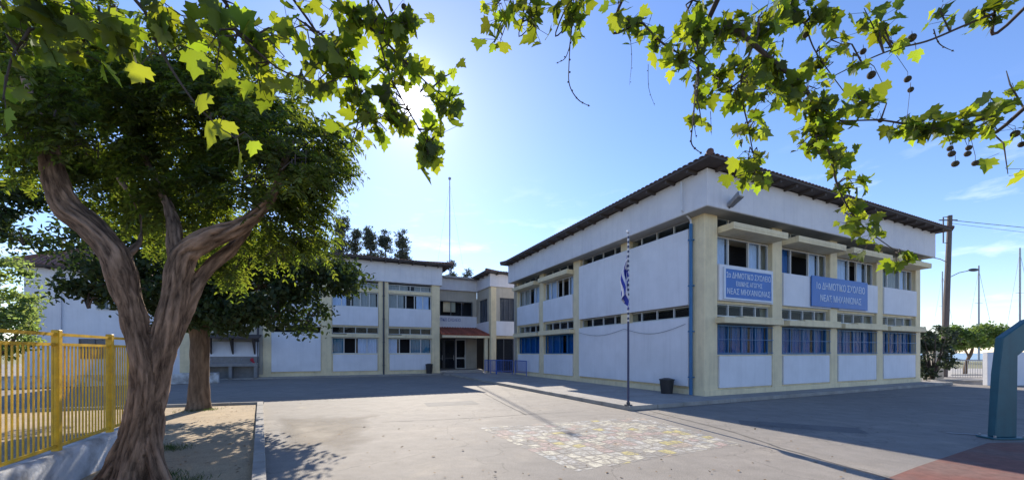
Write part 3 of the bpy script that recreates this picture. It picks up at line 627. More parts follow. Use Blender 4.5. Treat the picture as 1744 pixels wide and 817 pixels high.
# recessed entrance wall y=3.16
fE = lambda s, d, z: (s, 3.16-d, z)
MB().fbox(fE, -4.2, 0, -.4, 0, 3.6, 4.55).build('wall_panel', M['white'], eb)
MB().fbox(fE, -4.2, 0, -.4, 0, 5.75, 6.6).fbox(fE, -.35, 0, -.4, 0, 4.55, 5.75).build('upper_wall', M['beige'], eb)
w1 = window(eb, fE, -4.0, -.37, 4.56, 5.74, d=-.1, cells=4, opened=(1,), fmat=M['framed'])
MB().fbox(fE, -2.75, -1.75, -.35, -.3, 4.9, 5.72).build('notice', M['cream'], w1)
MB().fbox(fE, -4.2, .05, -.6, .25, 6.6, 7.5).build('fascia', M['fascia'], eb)
MB().fbox(fE, -4.3, .2, -5.2, .75, 7.5, 7.62).build('roof', M['concrete'], eb)
MB().fbox(fE, -4.2, 0, -.4, 0, 2.75, 3.6).fbox(fE, -4.2, -3.7, -.4, 0, 0, 2.75).fbox(fE, -.9, 0, -.4, 0, 0, 2.75).build('door_wall', M['beige'], eb)
for i, (a, b_) in enumerate(((-3.7, -2.75), (-2.72, -1.8), (-1.77, -.9))):
    d_ = MB(); d_.fbox(fE, a, a+.08, -.2, -.14, .15, 2.72).fbox(fE, b_-.08, b_, -.2, -.14, .15, 2.72).fbox(fE, a+.08, b_-.08, -.2, -.14, 2.6, 2.72).fbox(fE, a+.08, b_-.08, -.2, -.14, .15, .35).fbox(fE, a+.08, b_-.08, -.19, -.15, 1.1, 1.2)
    do = d_.build('entrance_door', M['door'] if i < 2 else M['frame'], eb)
    MB().fbox(fE, a+.08, b_-.08, -.175, -.165, .35, 2.6).build('pane', M['glass'], do); MB().bar(fE(b_-.13, -.12, 1.0), fE(b_-.13, -.12, 1.4), .015).build('handle', M['frame'], do)
MB().box(-3.65, -.05, .9, 3.1, .1, .28).box(-3.4, -.3, .6, .9, .1, .19).build('entrance_step', M['concrete'], eb)
# porch roof
b = MB(); b.hexa([(-3.68, .15, 2.86), (-.03, .15, 2.86), (-.03, 3.14, 3.5), (-3.68, 3.14, 3.5), (-3.68, .15, 2.94), (-.03, .15, 2.94), (-.03, 3.14, 3.58), (-3.68, 3.14, 3.58)])
for i in range(17):
    x = -3.58+i*.215; b.tube([(x, .10, 2.95), (x, 3.12, 3.60)], .075, 8)
po = b.build('porch_roof', M['redtile'], eb)
MB().box(-3.68, -.03, .12, .26, 2.70, 2.855).build('beam', M['cream'], po)
MB().box(-.38, -.14, .27, .5, .1, 2.85).build('porch_column', M['cream'], eb)

# lettering
def text(name, body, m, parent, loc, rot, size, sxx=1.0, ext=.004):
    c = bpy.data.curves.new(name, 'FONT'); c.body = body; c.size = size; c.extrude = ext; c.align_x = 'CENTER'; c.align_y = 'CENTER'
    t = bpy.data.objects.new(name, c); col.objects.link(t); dg = bpy.context.evaluated_depsgraph_get()
    me = bpy.data.meshes.new_from_object(t.evaluated_get(dg)); bpy.data.objects.remove(t); bpy.data.curves.remove(c)
    me.materials.clear(); o = link(name, me, m, parent); o.location = loc; o.rotation_euler = rot; o.scale = (sxx, 1.1, 1); return o
text('lettering', 'ΔΗΜΟΤΙΚΟ ΣΧΟΛΕΙΟ', M['lettblue'], eb, (-2.6, 3.14, 4.22), (R(90), 0, 0), .30, .8)
sp = W(CR, 2.2, -.075, 4.03)
sg = empty('school_sign', sp, TH, 'smaller blue sign with three lines of white letters on the first-storey panel nearest the corner', 'sign', 'blue school name signs')
b = MB(); b.box(-1.27, 1.27, -.02, .02, -.50, .50); b.build('board', M['signblue'], sg, bevel=.006)
f = MB(); f.box(-1.34, 1.34, -.03, .015, -.56, -.501).box(-1.34, 1.34, -.03, .015, .501, .56).box(-1.34, -1.271, -.03, .015, -.5, .5).box(1.271, 1.34, -.03, .015, -.5, .5); f.build('frame', M['signwhite'], sg)
for tx, z, s_, k in (('2ο ΔΗΜΟΤΙΚΟ ΣΧΟΛΕΙΟ', .28, .25, .86), ('ΕΙΔΙΚΗΣ ΑΓΩΓΗΣ', .0, .2, .9), ('ΝΕΑΣ ΜΗΧΑΝΙΩΝΑΣ', -.29, .25, .98)):
    text('lettering', tx, M['signwhite'], sg, (0, -.024, z), (R(90), 0, 0), s_, k)
sp = W(CR, 8.2, -.10, 4.10)
sg = empty('school_sign', sp, TH, 'wider blue banner sign with two lines of white letters spanning the second and third panels', 'sign', 'blue school name signs')
b = MB(); b.box(-2.15, 2.15, -.02, .02, -.62, .62); b.build('board', M['signblue'], sg, bevel=.006)
for tx, z, s_, k in (('1ο ΔΗΜΟΤΙΚΟ ΣΧΟΛΕΙΟ', .22, .36, .92), ('ΝΕΑΣ ΜΗΧΑΝΙΩΝΑΣ', -.28, .34, .95)):
    text('lettering', tx, M['signwhite'], sg, (0, -.024, z), (R(90), 0, 0), s_, k)

fl = empty('floodlight', W(CR, .55, -.52, 6.42), TH, 'grey floodlight on a bracket below the fascia at the near corner of the right wing', 'floodlight')
b = MB(); b.hexa([(-.12, -.02, .02), (.12, -.02, .02), (.15, -.42, .24), (-.15, -.42, .24), (-.10, .02, .16), (.10, .02, .16), (.13, -.38, .42), (-.13, -.38, .42)]); b.build('housing', M['steel'], fl, bevel=.02)
MB().bar((0, .06, -.02), (0, -.1, .1), .025).build('bracket', M['darkpipe'], fl)
MB().hexa([(-.12, -.425, .25), (.12, -.425, .25), (.12, -.40, .39), (-.12, -.40, .39), (-.12, -.435, .255), (.12, -.435, .255), (.12, -.41, .395), (-.12, -.41, .395)]).build('lens', M['whitepipe'], fl)

# ---- bins
def bin_(loc, label, w_=.42, h=.62):
    t = empty('litter_bin', loc, TH+.2, label, 'bin', 'black litter bins against the walls')
    b = MB(); n = 20
    b.bar((0, 0, .0), (0, 0, h*.86), w_*.40, n, w_*.5); b.build('body', M['black'], t)
    b = MB(); b.bar((0, 0, h*.86), (0, 0, h*.93), w_*.54, n, w_*.54); b.build('rim', M['black'], t)
    MB().bar((0, 0, h*.93), (0, 0, h), w_*.5, n, w_*.2).build('lid', M['black'], t)
bin_(W(CR, -.42, 1.25, .115), 'round black litter bin on the pavement beside the blue drainpipe', .50, .56)
bin_(W(LW, -.85, -.3, .1), 'black litter bin against the right end of the left wing', .5, .72)

# ---- flagpole and flag
pb = gnd(1070, 690, .12); 
fp = empty('flagpole', pb, 0, 'slim flagpole striped blue and white above, dark below, at the pavement corner', 'flagpole')
MB().bar((0, 0, 0), (0.0, 0, 4.82), .032, 12, .026).build('pole', M['pole'], fp)
MB().bar((0, 0, 0), (0, 0, .03), .11, 12).bar((0, 0, .03), (0, 0, .10), .05, 12).build('base_plate', M['darkpipe'], fp)
MB().ball((0, 0, 4.86), .045).build('finial', M['whitepipe'], fp, smooth=True)
me = bpy.data.meshes.new('flag'); nu, nv = 40, 24; V = []; UV = []; Fc = []
for i in range(nu+1):
    for j in range(nv+1):
        u, v = i/nu, j/nv
        hz = 4.35-.62*(1-v)                        # hoist height
        drop = u*.95
        z = hz-drop*(1.0-.25*v*(1-u))
        r_ = .04+.15*math.sin(min(1, u*1.4)*math.pi/2)*(.55+.45*math.sin(v*9+u*3))
        x = -r_*(.12+.88*abs(math.cos(v*3.2+u*1.5)))+.03*math.sin(u*9)-.015; y = .09*math.sin(v*11+u*4)*min(1, u*3)
        V.append((pb.x+x, pb.y+y, z)); UV.append((u, v))
for i in range(nu):
    for j in range(nv): Fc.append((i*(nv+1)+j, (i+1)*(nv+1)+j, (i+1)*(nv+1)+j+1, i*(nv+1)+j+1))
me.from_pydata(V, [], Fc); uvl = me.uv_layers.new(name='cloth')
for lp in me.loops: uvl.data[lp.index].uv = UV[lp.vertex_index]
me.polygons.foreach_set('use_smooth', [True]*len(me.polygons))
tag(link('flag', me, M['flag']), 'limp blue and white striped flag hanging from the flagpole', 'flag')

# ---- blue railings near the entrance
def barrier(a, b, label, h=.95):
    d = b-a; t = empty('railing', a, math.atan2(d.y, d.x), label, 'railing', 'blue railings by the entrance'); Ln = d.length
    fr = MB(); fr.bar((0, 0, h), (Ln, 0, h), .025).bar((0, 0, .18), (Ln, 0, .18), .02)
    fr.build('rail', M['bluerail'], t)
    for x in (0, Ln): MB().bar((x, 0, 0), (x, 0, h), .028).build('post', M['bluerail'], t)
    g = MB(); n = int(Ln/.11)
    for i in range(1, n): g.bar((Ln*i/n, 0, .18), (Ln*i/n, 0, h), .011, 6)
    g.build('bars', M['bluerail'], t)
p0 = gnd(822, 634, .12); p1 = gnd(872, 637, .12)
barrier(W(EB, -.6, -1.5, .115), W(EB, .35, -1.3, .115), 'blue railing nearest the porch column')
barrier(W(EB, -.6, -2.6, .115), W(EB, .3, -3.2, .115), 'blue railing running toward the end of the right wing')
barrier(W(EB, -.6, -.3, .115), W(EB, -.6, -2.5, .115), 'blue railing running away beside the entrance step')
barrier(W(CR, -.25, 14.6, .115), W(CR, -.25, 12.9, .115), 'blue railing against the far end wall panel of the right wing')

# ---- roof antenna
an = empty('antenna_mast', W(EB, -1.9, 4.6, 7.6), 0, 'tall thin antenna mast on the roof of the entrance block', 'antenna')
MB().bar((0, 0, 0), (0, 0, 8.6), .05, 6, .035).build('mast', M['steel'], an)
MB().ball((0, 0, 8.65), .14, 1).build('tip', M['steel'], an)
b = MB()
for dx, dy in ((-2.6, .4), (2.6, .4), (0, 2.2)): b.bar((0, 0, 8.2), (dx*.5, dy*.5, .0), .006, 4)
b.build('guy_wire', M['steel'], an)

# ---- drinking fountain lean-to on left wing
ft = empty('drinking_fountain', W(LW, -12.6, -.1, 0), TH, 'grey concrete drinking trough with two arched niches under a small dark canopy', 'fountain')
b = MB(); b.box(-1.35, 1.35, -.62, .0, .78, .98)
for x in (-1.3, -.06, 1.18): b.box(x, x+.16, -.58, 0, .1, .78)
b.build('trough', M['midgrey'], ft, bevel=.015)
MB().box(-1.35, 1.35, -.02, .03, .1, 1.36).build('splashback', M['midgrey'], ft)
MB().box(-1.35, 1.35, -.02, .03, 1.37, 2.25).build('tiled_panel', M['white'], ft)
for x in (-1.0, -.5, 0, .5, 1.0): MB().tube([(x, -.02, 1.2), (x, -.14, 1.22), (x, -.16, 1.14)], .014, 6).build('tap', M['steel'], ft)
b = MB(); b.hexa([(-1.5, -.95, 2.42), (1.5, -.95, 2.42), (1.5, .0, 2.62), (-1.5, 0, 2.62), (-1.5, -.95, 2.50), (1.5, -.95, 2.5), (1.5, 0, 2.70), (-1.5, 0, 2.70)]); b.build('canopy', M['eave'], ft)
for x in (-1.0, 0.05, 1.15): MB().hexa([(x-.04, -.8, 2.36), (x+.04, -.8, 2.36), (x+.04, -.02, 1.5), (x-.04, -.02, 1.5), (x-.04, -.8, 2.45), (x+.04, -.8, 2.45), (x+.04, -.02, 2.6), (x-.04, -.02, 2.6)]).build('bracket', M['eave'], ft)
b = MB(); b.ball((0, 0, .12), .11, 2, (1, .6, 1.1)); b.ball((.10, -.02, -.03), .07, 2, (1, .7, 1.2)); 
o = b.build('bag', M['redbag'], None, smooth=True); o.location = W(LW, -11.55, -.4, 1.05); tag(o, 'small red cloth bag at the right end of the drinking trough', 'bag')

# ---- white house left, behind fence
HP = Vector((-30.1, 24.0, 0)); hs_ = empty('house', HP, TH, 'white two-storey house with red tiled hip roof behind the yellow fence', 'house')
MB().box(0, 9.0, 0, 8, 0, 6.65).build('wall', M['white'], hs_); MB().box(-.03, 1.6, -.12, 5, 0, 6.9).build('lit_side_strip', M['fascia'], hs_)  # added shallow strip, its warmer tone stands for the differently lit side wall
hip_roof(hs_, -.7, 5.6, -.7, 7, 7.02, .62, M['housetile']); MB().box(-.1, 4.0, -.02, 6.4, 6.65, 6.93).build('parapet', M['white'], hs_)
for a in (3.2, 6.8):
    w1 = window(hs_, fB, a, a+1.3, 4.4, 5.5, d=.04, cells=2, fmat=M['frame']); MB().box(a+.05, a+1.25, -.012, -.004, 4.45, 5.45).build('shutter', M['midgrey'], w1)
for a in (2.4, 5.2):
    w1 = window(hs_, fB, a, a+1.5, 1.2, 2.5, d=.04, cells=2, fmat=M['framed']); MB().box(a+.05, a+1.45, -.012, -.004, 1.25, 2.45).build('shutter', M['framed'], w1)

# low white wall along the neighbour's plot
nb = MB(); a0 = Vector((-33, 12.2, 0)); a1 = Vector((-15.5, 20.5, 0)); d = (a1-a0).normalized(); q = Vector((-d.y, d.x, 0))*.1
nb.hexa([a0-q, a1-q, a1+q, a0+q]+[p+Vector((0, 0, .55)) for p in (a0-q, a1-q, a1+q, a0+q)])
tag(nb.build('garden_wall', M['lowwall'], None, bevel=.02), 'low whitewashed garden wall in front of the white house', 'wall')

# ---- yellow fence on low wall
def fpt(t):   # along A: X + .462 Y = -3.3 *... near to far
    return Vector((-3.3-.462*t, t, 0))
fe = empty('steel_fence', fpt(2.6), math.atan2(1, -.462), 'yellow painted steel fence with thin vertical bars on a low white wall', 'fence')
sc_ = math.hypot(1, .462); L0 = 0.0; L1 = (11.3-2.6)*sc_
posts = [(-1.1)*1.0, (3.41-2.6)*sc_, (4.63-2.6)*sc_, (5.73-2.6)*sc_, (6.35-2.6)*sc_]
posts = [p for p in posts if p > -1.2]
for p in posts: MB().box(p-.036, p+.036, -.036, .036, .40, 1.87).build('post', M['yellow'], fe, bevel=.006)
b = MB(); b.box(posts[0], posts[-1], -.02, .02, 1.80, 1.835); b.build('top_rail', M['yellow'], fe)
for a, c in zip(posts, posts[1:]):
    g = MB(); g.box(a+.037, c-.037, -.016, .016, 1.68, 1.715).box(a+.037, c-.037, -.016, .016, .47, .505)
    n = max(3, int((c-a)/.075))
    for i in range(1, n):
        x = a+(c-a)*i/n; g.box(x-.007, x+.007, -.007, .007, .505, 1.68)
    g.build('railing_panel', M['yellow'], fe)
b = MB(); rw_ = empty('low_wall', fpt(2.6), math.atan2(1, -.462), 'low rough whitewashed wall carrying the yellow fence beside the big trunk', 'wall')
n = 60; x0_, x1_ = -3.2, posts[-1]+.05; sec = [(-.11, -.05), (-.11, .36), (-.07, .43), (.07, .43), (.11, .36), (.11, -.05)]; rings = []
for i in range(n+1):
    x = x0_+(x1_-x0_)*i/n
    rings.append([b.b.verts.new((x, y+(.02*mnoise.noise((x*2, y*9, z*3))), z+.015*mnoise.noise((x*3, 5, z)))) for y, z in sec])
for A_, B_ in zip(rings, rings[1:]):
    for k in range(len(sec)-1): b.b.faces.new((A_[k], A_[k+1], B_[k+1], B_[k]))
b.b.faces.new(rings[0]); b.b.faces.new(rings[-1]); b.build('masonry', M['lowwall'], rw_, smooth=True)

# ---- basketball stand right
bs = empty('basketball_stand', gnd(1703, 746), 0, 'thick dark teal gooseneck basketball stand at the right edge of the yard', 'basketball stand')
def prism(b, prof, y0, y1):
    A_ = [b.b.verts.new((x, y0, z)) for x, z in prof]; B_ = [b.b.verts.new((x, y1, z)) for x, z in prof]; n = len(prof)
    b.b.faces.new(A_); b.b.faces.new(B_[::-1])
    for i in range(n): b.b.faces.new((A_[i], A_[(i+1) % n], B_[(i+1) % n], B_[i]))
sc7 = 7.23/660
prof = [(-.15, .03), (.26, .03), (.25, 1.55), (.45, 1.71), (2.1, 2.4), (2.1, 2.8), (.45, 2.2), (.0, 1.88), (-.07, 1.2)]
b = MB(); prism(b, prof, -.05, .08); b.build('column', M['teal'], bs, bevel=.015)
MB().box(-.27, .37, -.13, .16, .005, .035).build('base_plate', M['teal'], bs, bevel=.006)
b = MB()
for x in (-.22, .32):
    for y in (-.10, .13): b.bar((x, y, .03), (x, y, .075), .02, 6)
b.build('anchor_bolts', M['steel'], bs)
MB().box(2.1, 2.16, -.75, .85, 2.35, 3.4).build('backboard', M['signwhite'], bs)
b = MB()
rr = [(2.45+.23*math.cos(a), .02+.23*math.sin(a), 2.62) for a in np.linspace(0, 2*math.pi, 25)]; b.tube(rr, .012, 6); b.build('hoop', M['redtile'], bs)

# ---- far right: utility pole, lamps, masts, wall, gate, shrub, tree
ub = Vector(((1607-CX)/F*25.5, 25.5, 0)); up_ = empty('utility_pole', ub, 0, 'tall dark weathered utility pole beyond the right wing with side bracket and lamp', 'utility pole')
MB().bar((0, 0, 0), (.42, 0, 10.6), .19, 12, .12).build('pole', M['polewood'], up_)
b = MB(); b.tube([(.35, 0, 8.8), (-.02, 0, 8.8), (-.02, 0, 10.5), (.42, 0, 10.5)], .04, 6).bar((-.3, 0, 10.3), (.9, 0, 10.3), .04, 6); b.build('bracket', M['framed'], up_)
for (x0_, z0_, x1_, z1_) in ((.3, 7.5, -.75, 7.85), (.3, 6.5, 1.75, 7.0)):
    b = MB(); b.tube([(x0_, 0, z0_), (x0_+(x1_-x0_)*.5, 0, z0_+(z1_-z0_)*.7), (x1_, 0, z1_)], .028, 6); ao = b.build('lamp_arm', M['steel'], up_)
    s_ = 1 if x1_ > x0_ else -1
    MB().ball((x1_+.22*s_, 0, z1_+.03), .3, 2, (1.15, .5, .35)).build('lamp_head', M['darkpipe'], ao, smooth=True)
wi = MB(); wi.tube([ub+Vector((.42, 0, 10.3)), ub+Vector((9, 1.5, 10.12)), ub+Vector((20, 3, 10.15)), ub+Vector((34, 5, 10.5))], .02, 5)
wi.tube([ub+Vector((.42, 0, 10.1)), ub+Vector((9, 1.5, 9.75)), ub+Vector((20, 3, 9.7)), ub+Vector((34, 5, 10.2))], .012, 5)
tag(wi.build('overhead_wire', M['framed']), 'overhead wires running right from the utility pole', 'wire')
for i, (px, py, Y, lab) in enumerate(((1667, 452, 90, 'pale boat mast rising beyond the street tree'), (1737, 422, 80, 'tallest bare boat mast near the right edge'), (1605, 462, 110, 'faint thin boat mast just left of the utility pole'))):
    t = empty('boat_mast', at(px, 618, Y)*1.0, 0, lab, 'mast', 'boat masts beyond the school'); t.location.z = 0
    H_ = EYE+(HY-py)/F*Y; MB().bar((0, 0, 0), (0, 0, H_), .20, 8, .14).build('spar', M['steel'], t)
    b = MB(); b.bar((0, 0, H_*.96), (-H_*.16, 0, 1), .03, 4).bar((0, 0, H_*.96), (H_*.2, 0, 1), .03, 4).bar((-.9, 0, H_*.6), (.9, 0, H_*.6), .05, 4); b.build('rigging', M['steel'], t)
gw = MB(); p = gnd(1682, 656); gw.box(p.x, p.x+14, p.y, p.y+.2, 0, 1.62)
tag(gw.build('boundary_wall', M['white'], bevel=.01), 'plain white boundary wall behind the teal stand', 'wall')
gp = MB(); p = gnd(1592, 646); gp.box(p.x, p.x+.55, p.y, p.y+.5, 0, 1.7)
tag(gp.build('gatepost', M['beige'], bevel=.02), 'square beige gatepost between the dark shrub and the utility pole', 'gatepost')
ga = empty('gate', gnd(1620, 645), 0, 'low grey metal gate between the utility pole and the white boundary wall', 'gate')
b = MB(); b.bar((0, 0, 1.15), (2.2, 0, 1.15), .03, 6).bar((0, 0, .25), (2.2, 0, .25), .03, 6); b.build('rail', M['steel'], ga)
b = MB()
for i in range(15): b.bar((.1+i*.15, 0, .1), (.1+i*.15, 0, 1.15), .012, 5)
b.build('bars', M['steel'], ga)
sheet('street', [(24, 26.6), (60, 20), (75, 34), (30, 42)], .006, M['concrete'])
sheet('verge_kerb', [gnd(1585, 652), gnd(1690, 650), gnd(1690, 646), gnd(1585, 648)], .10, M['kerb'], thick=.1)

# ------------------------------------------------------------------ foliage machinery
def frames(n, down=.6, spread=1.0):
    """random leaf frames: axis d (tip direction, biased down), normal"""
    d = rng.normal(size=(n, 3)); d[:, 2] -= down*1.6; d /= np.linalg.norm(d, axis=1)[:, None]
    u = rng.normal(size=(n, 3))*spread; u[:, 2] += .8
    s = np.cross(d, u); s /= np.linalg.norm(s, axis=1)[:, None]+1e-9; nn_ = np.cross(s, d); return s, d, nn_
def instance(T, faces, P, S, D, Nn, size):
    """T (k,3): x side, y tip, z normal"""
    n, k = len(P), len(T); size = size[:, None, None]
    V = P[:, None, :]+size*(T[None, :, 0:1]*S[:, None, :]+T[None, :, 1:2]*D[:, None, :]+T[None, :, 2:3]*Nn[:, None, :])
    V = V.reshape(-1, 3); fl_ = np.concatenate([np.array(f) for f in faces]); cn = np.array([len(f) for f in faces])
    lo = (fl_[None, :]+(np.arange(n)*k)[:, None]).ravel(); return V, lo, np.tile(cn, n)
PLANE = [(0, 0, 0), (.12, .03, .0), (.28, -.04, .04), (.34, .08, .05), (.50, .16, .09), (.42, .26, .05), (.52, .46, .10), (.38, .47, .05), (.24, .46, .01), (.28, .66, .05), (.15, .72, .01), (.0, .98, -.10)]
T_PL = PLANE+[(-x, y, z) for x, y, z in PLANE[1:-1]][::-1]; T_PL = [(0, .3, -.04)]+T_PL
F_PL = [(0, i, i+1) for i in range(1, len(T_PL)-1)]+[(0, len(T_PL)-1, 1)]; T_PL = np.array(T_PL)
T_OV = np.array([(0, 0, 0), (.22, .25, .05), (.25, .6, .05), (0, 1, -.04), (-.25, .6, .05), (-.22, .25, .05)]); F_OV = [(0, 1, 2, 3), (0, 3, 4, 5)]
T_Q = np.array([(0, 0, 0), (.2, .5, .03), (0, 1, 0), (-.2, .5, .03)]); F_Q = [(0, 1, 2, 3)]
def foliage(name, T, Fs, P, size, m, parent, down=.6, jitter=.45, SD=None, org=None):
    P = np.asarray(P, float); S, D, Nn = SD if SD else frames(len(P), down)
    sz = size*(1+rng.uniform(-jitter, jitter, len(P)))
    if org is not None: P = P-np.array(org)
    V, lo, cn = instance(T, Fs, P, S, D, Nn, sz); return link(name, npmesh(name, V, lo, cn), m, parent)
def in_ell(n, c, r, shell=.0):
    v = rng.normal(size=(n, 3)); v /= np.linalg.norm(v, axis=1)[:, None]; rad = rng.uniform(shell, 1, n)**(1/2.2)
    return np.array(c)[None, :]+v*rad[:, None]*np.array(r)[None, :]
def clumps(ells, per, sub=.32, nsub=14):
    """leaf points clustered into sub-clumps so that the crown has gaps and light/dark masses"""
    out_ = []
    for (c, r) in ells:
        vol = r[0]*r[1]*r[2]; k = max(3, int(nsub*vol**.5)) if vol < 1e9 else nsub
        cs = in_ell(k, c, r, .35)
        for q in cs:
            rr = sub*rng.uniform(.6, 1.3); out_.append(in_ell(int(per*rng.uniform(.6, 1.3)), q, (rr*1.2, rr*1.2, rr*.75)))
    return np.concatenate(out_)
def wood(name, limbs, m, parent, vox=.03, amp=.02, k=7, nring=14, freq=11):
    """limbs: list of (points, radii) in the parent's space, fused into one surface with fissured bark relief"""
    b = MB()
    for P, Rd in limbs:
        p, r = catmull(P, Rd, k); b.tube(p, r, nring); b.ball(p[0], r[0]*.98, 2); b.ball(p[-1], r[-1]*.98, 1)
    bmesh.ops.recalc_face_normals(b.b, faces=b.b.faces); me = bpy.data.meshes.new('tmp'); b.b.to_mesh(me); b.b.free()
    o = bpy.data.objects.new('tmp', me); col.objects.link(o); md = o.modifiers.new('r', 'REMESH'); md.mode = 'VOXEL'; md.voxel_size = vox; sm = o.modifiers.new('s', 'SMOOTH'); sm.iterations = 3
    dg = bpy.context.evaluated_depsgraph_get(); m2 = bpy.data.meshes.new_from_object(o.evaluated_get(dg)); bpy.data.objects.remove(o); bpy.data.meshes.remove(me)
    m2.name = name; nv = len(m2.vertices); co = np.zeros(nv*3); m2.vertices.foreach_get('co', co); co = co.reshape(-1, 3); no = np.zeros(nv*3); m2.vertices.foreach_get('normal', no); no = no.reshape(-1, 3)
    ridge = np.zeros(nv); disp = np.zeros(nv); bc = np.zeros((nv, 3))
    best = np.full(nv, 1e9)
    for li, (P, Rd) in enumerate(limbs):
        p, r = catmull(P, Rd, 4); acc = 0.0
        for a, c_, ra, rc_ in zip(p, p[1:], r, r[1:]):
            ln_ = (c_-a).length
            if ln_ < 1e-6: continue
            t = (c_-a)/ln_; xr = Vector((1, 0, 0)); xr = (xr-t*xr.dot(t)); xr = xr.normalized() if xr.length > .1 else t.orthogonal().normalized(); yr = t.cross(xr)
            rel = co-np.array(a); sl = np.clip(rel@np.array(t), 0, ln_); rad = rel-sl[:, None]*np.array(t); ds = np.linalg.norm(rad, axis=1); rr_ = ra+(rc_-ra)*sl/ln_
            sc_d = ds-rr_; k_ = sc_d < best; best[k_] = sc_d[k_]; dd_ = np.maximum(ds, 1e-6)
            bc[k_, 0] = ((rad@np.array(xr))/dd_*rr_)[k_]+li*.7; bc[k_, 1] = ((rad@np.array(yr))/dd_*rr_)[k_]; bc[k_, 2] = (acc+sl)[k_]
            acc += ln_
    for i in range(nv):
        x, y, z = bc[i]; wz = mnoise.noise((x*2.5, y*2.5, z*2.2))*.35
        a = 1-abs(mnoise.noise((x*freq+wz*2, y*freq+wz, z*freq*.13)))*2.4; c_ = mnoise.noise((co[i][0]*2.4, co[i][1]*2.4, co[i][2]*.9))
        a2 = mnoise.noise((x*freq*2.6+wz*2, y*freq*2.6, z*freq*.45))
        ridge[i] = min(1, max(0, .62-a*.7+a2*.5)); disp[i] = amp*(-max(a, -.5)*1.0+a2*.5)+amp*1.6*c_
    co += no*disp[:, None]; m2.vertices.foreach_set('co', co.ravel()); at_ = m2.attributes.new('ridge', 'FLOAT', 'POINT'); at_.data.foreach_set('value', ridge); ab_ = m2.attributes.new('barkco', 'FLOAT_VECTOR', 'POINT'); ab_.data.foreach_set('vector', bc.ravel())
    m2.materials.clear(); m2.polygons.foreach_set('use_smooth', [True]*len(m2.polygons)); m2.update(); return link(name, m2, m, parent)
def ell(px, py, Y, rx, ry, rd=None):
    c = at(px, py, Y); k = Y/F; return ((c.x, c.y, c.z), (rx*k, rd if rd else (rx+ry)/2*k, ry*k))

# ---- big fissured tree on the left
B1 = Vector((-4.62, 4.66, 0))
t1 = empty('shade_tree', B1, 0, 'big gnarled tree with deeply fissured forked trunk beside the yellow fence', 'tree')
def loc1(px, py, Y): return at(px, py, Y)-B1
pxs = 4.75/660
def strand(pts): return [loc1(x, y, Y) for x, y, Y, r in pts], [r*Y/F*.66 for x, y, Y, r in pts]
limbs = [strand(q) for q in (
 [(216,860,4.62,56), (224,800,4.64,42), (236,740,4.66,34), (244,690,4.66,31), (244,630,4.66,29), (236,580,4.64,27), (226,530,4.62,27), (210,470,4.6,33), (190,425,4.6,32), (155,388,4.58,32), (115,352,4.55,33), (95,310,4.5,30), (86,262,4.5,24), (72,200,4.6,17), (40,130,4.7,8)],
 [(234,860,4.7,44), (246,790,4.72,32), (256,730,4.74,29), (264,670,4.76,29), (274,610,4.78,30), (288,550,4.8,29), (300,490,4.84,28), (312,435,4.88,30), (352,408,4.93,24), (400,390,4.98,19), (440,362,5.02,18), (468,325,5.06,15), (482,285,5.1,11), (500,240,5.2,5)],
 [(285,600,4.85,18), (318,515,4.95,20), (350,462,5.1,17), (392,425,5.25,14), (425,385,5.4,9), (450,330,5.6,5)],
 [(306,460,4.9,24), (300,405,5.0,20), (288,355,5.2,13), (262,300,5.5,9), (230,230,5.8,5)],
 [(206,440,4.65,10), (240,405,5.0,8), (232,350,5.3,6), (200,300,5.5,4)],
 [(150,870,4.5,34), (188,800,4.56,24), (214,740,4.62,18), (232,670,4.66,14)],
 [(296,870,4.6,26), (270,800,4.64,22), (262,740,4.7,19), (268,660,4.74,17)],
 [(110,900,4.4,18), (175,830,4.5,30)], [(320,900,4.55,14), (262,830,4.62,24)])]
wood('trunk', limbs, M['bark'], t1, vox=.017, amp=.02, freq=15)
E1 = [ell(*e) for e in ((120,110,5.6,110,70), (250,110,5.8,110,70), (60,200,5.4,70,60), (180,210,5.7,110,80), (300,200,5.8,110,80), (410,190,5.8,90,70), (480,220,5.7,75,60), (520,265,5.6,60,50),
      (490,320,5.7,75,50), (470,380,5.8,80,50), (530,330,5.6,35,35), (360,290,5.9,100,70), (260,320,6.1,80,50), (150,300,6.0,80,60), (20,110,5.6,40,80), (530,390,5.7,30,30), (380,120,5.8,60,50), (420,440,5.9,50,30), (300,380,6.3,70,30), (440,300,5.2,60,60), (500,250,5.2,50,50), (70,165,4.25,60,55), (50,225,4.3,35,35), (110,200,4.3,45,35), (150,240,4.5,40,30), (500,275,4.7,50,35), (540,240,5.0,40,40), (560,300,5.3,28,30), (450,230,4.8,50,40), (470,420,5.6,45,25), (510,395,5.5,40,30), (330,330,5.5,70,50), (200,150,5.1,80,60), (350,160,5.2,70,50))]
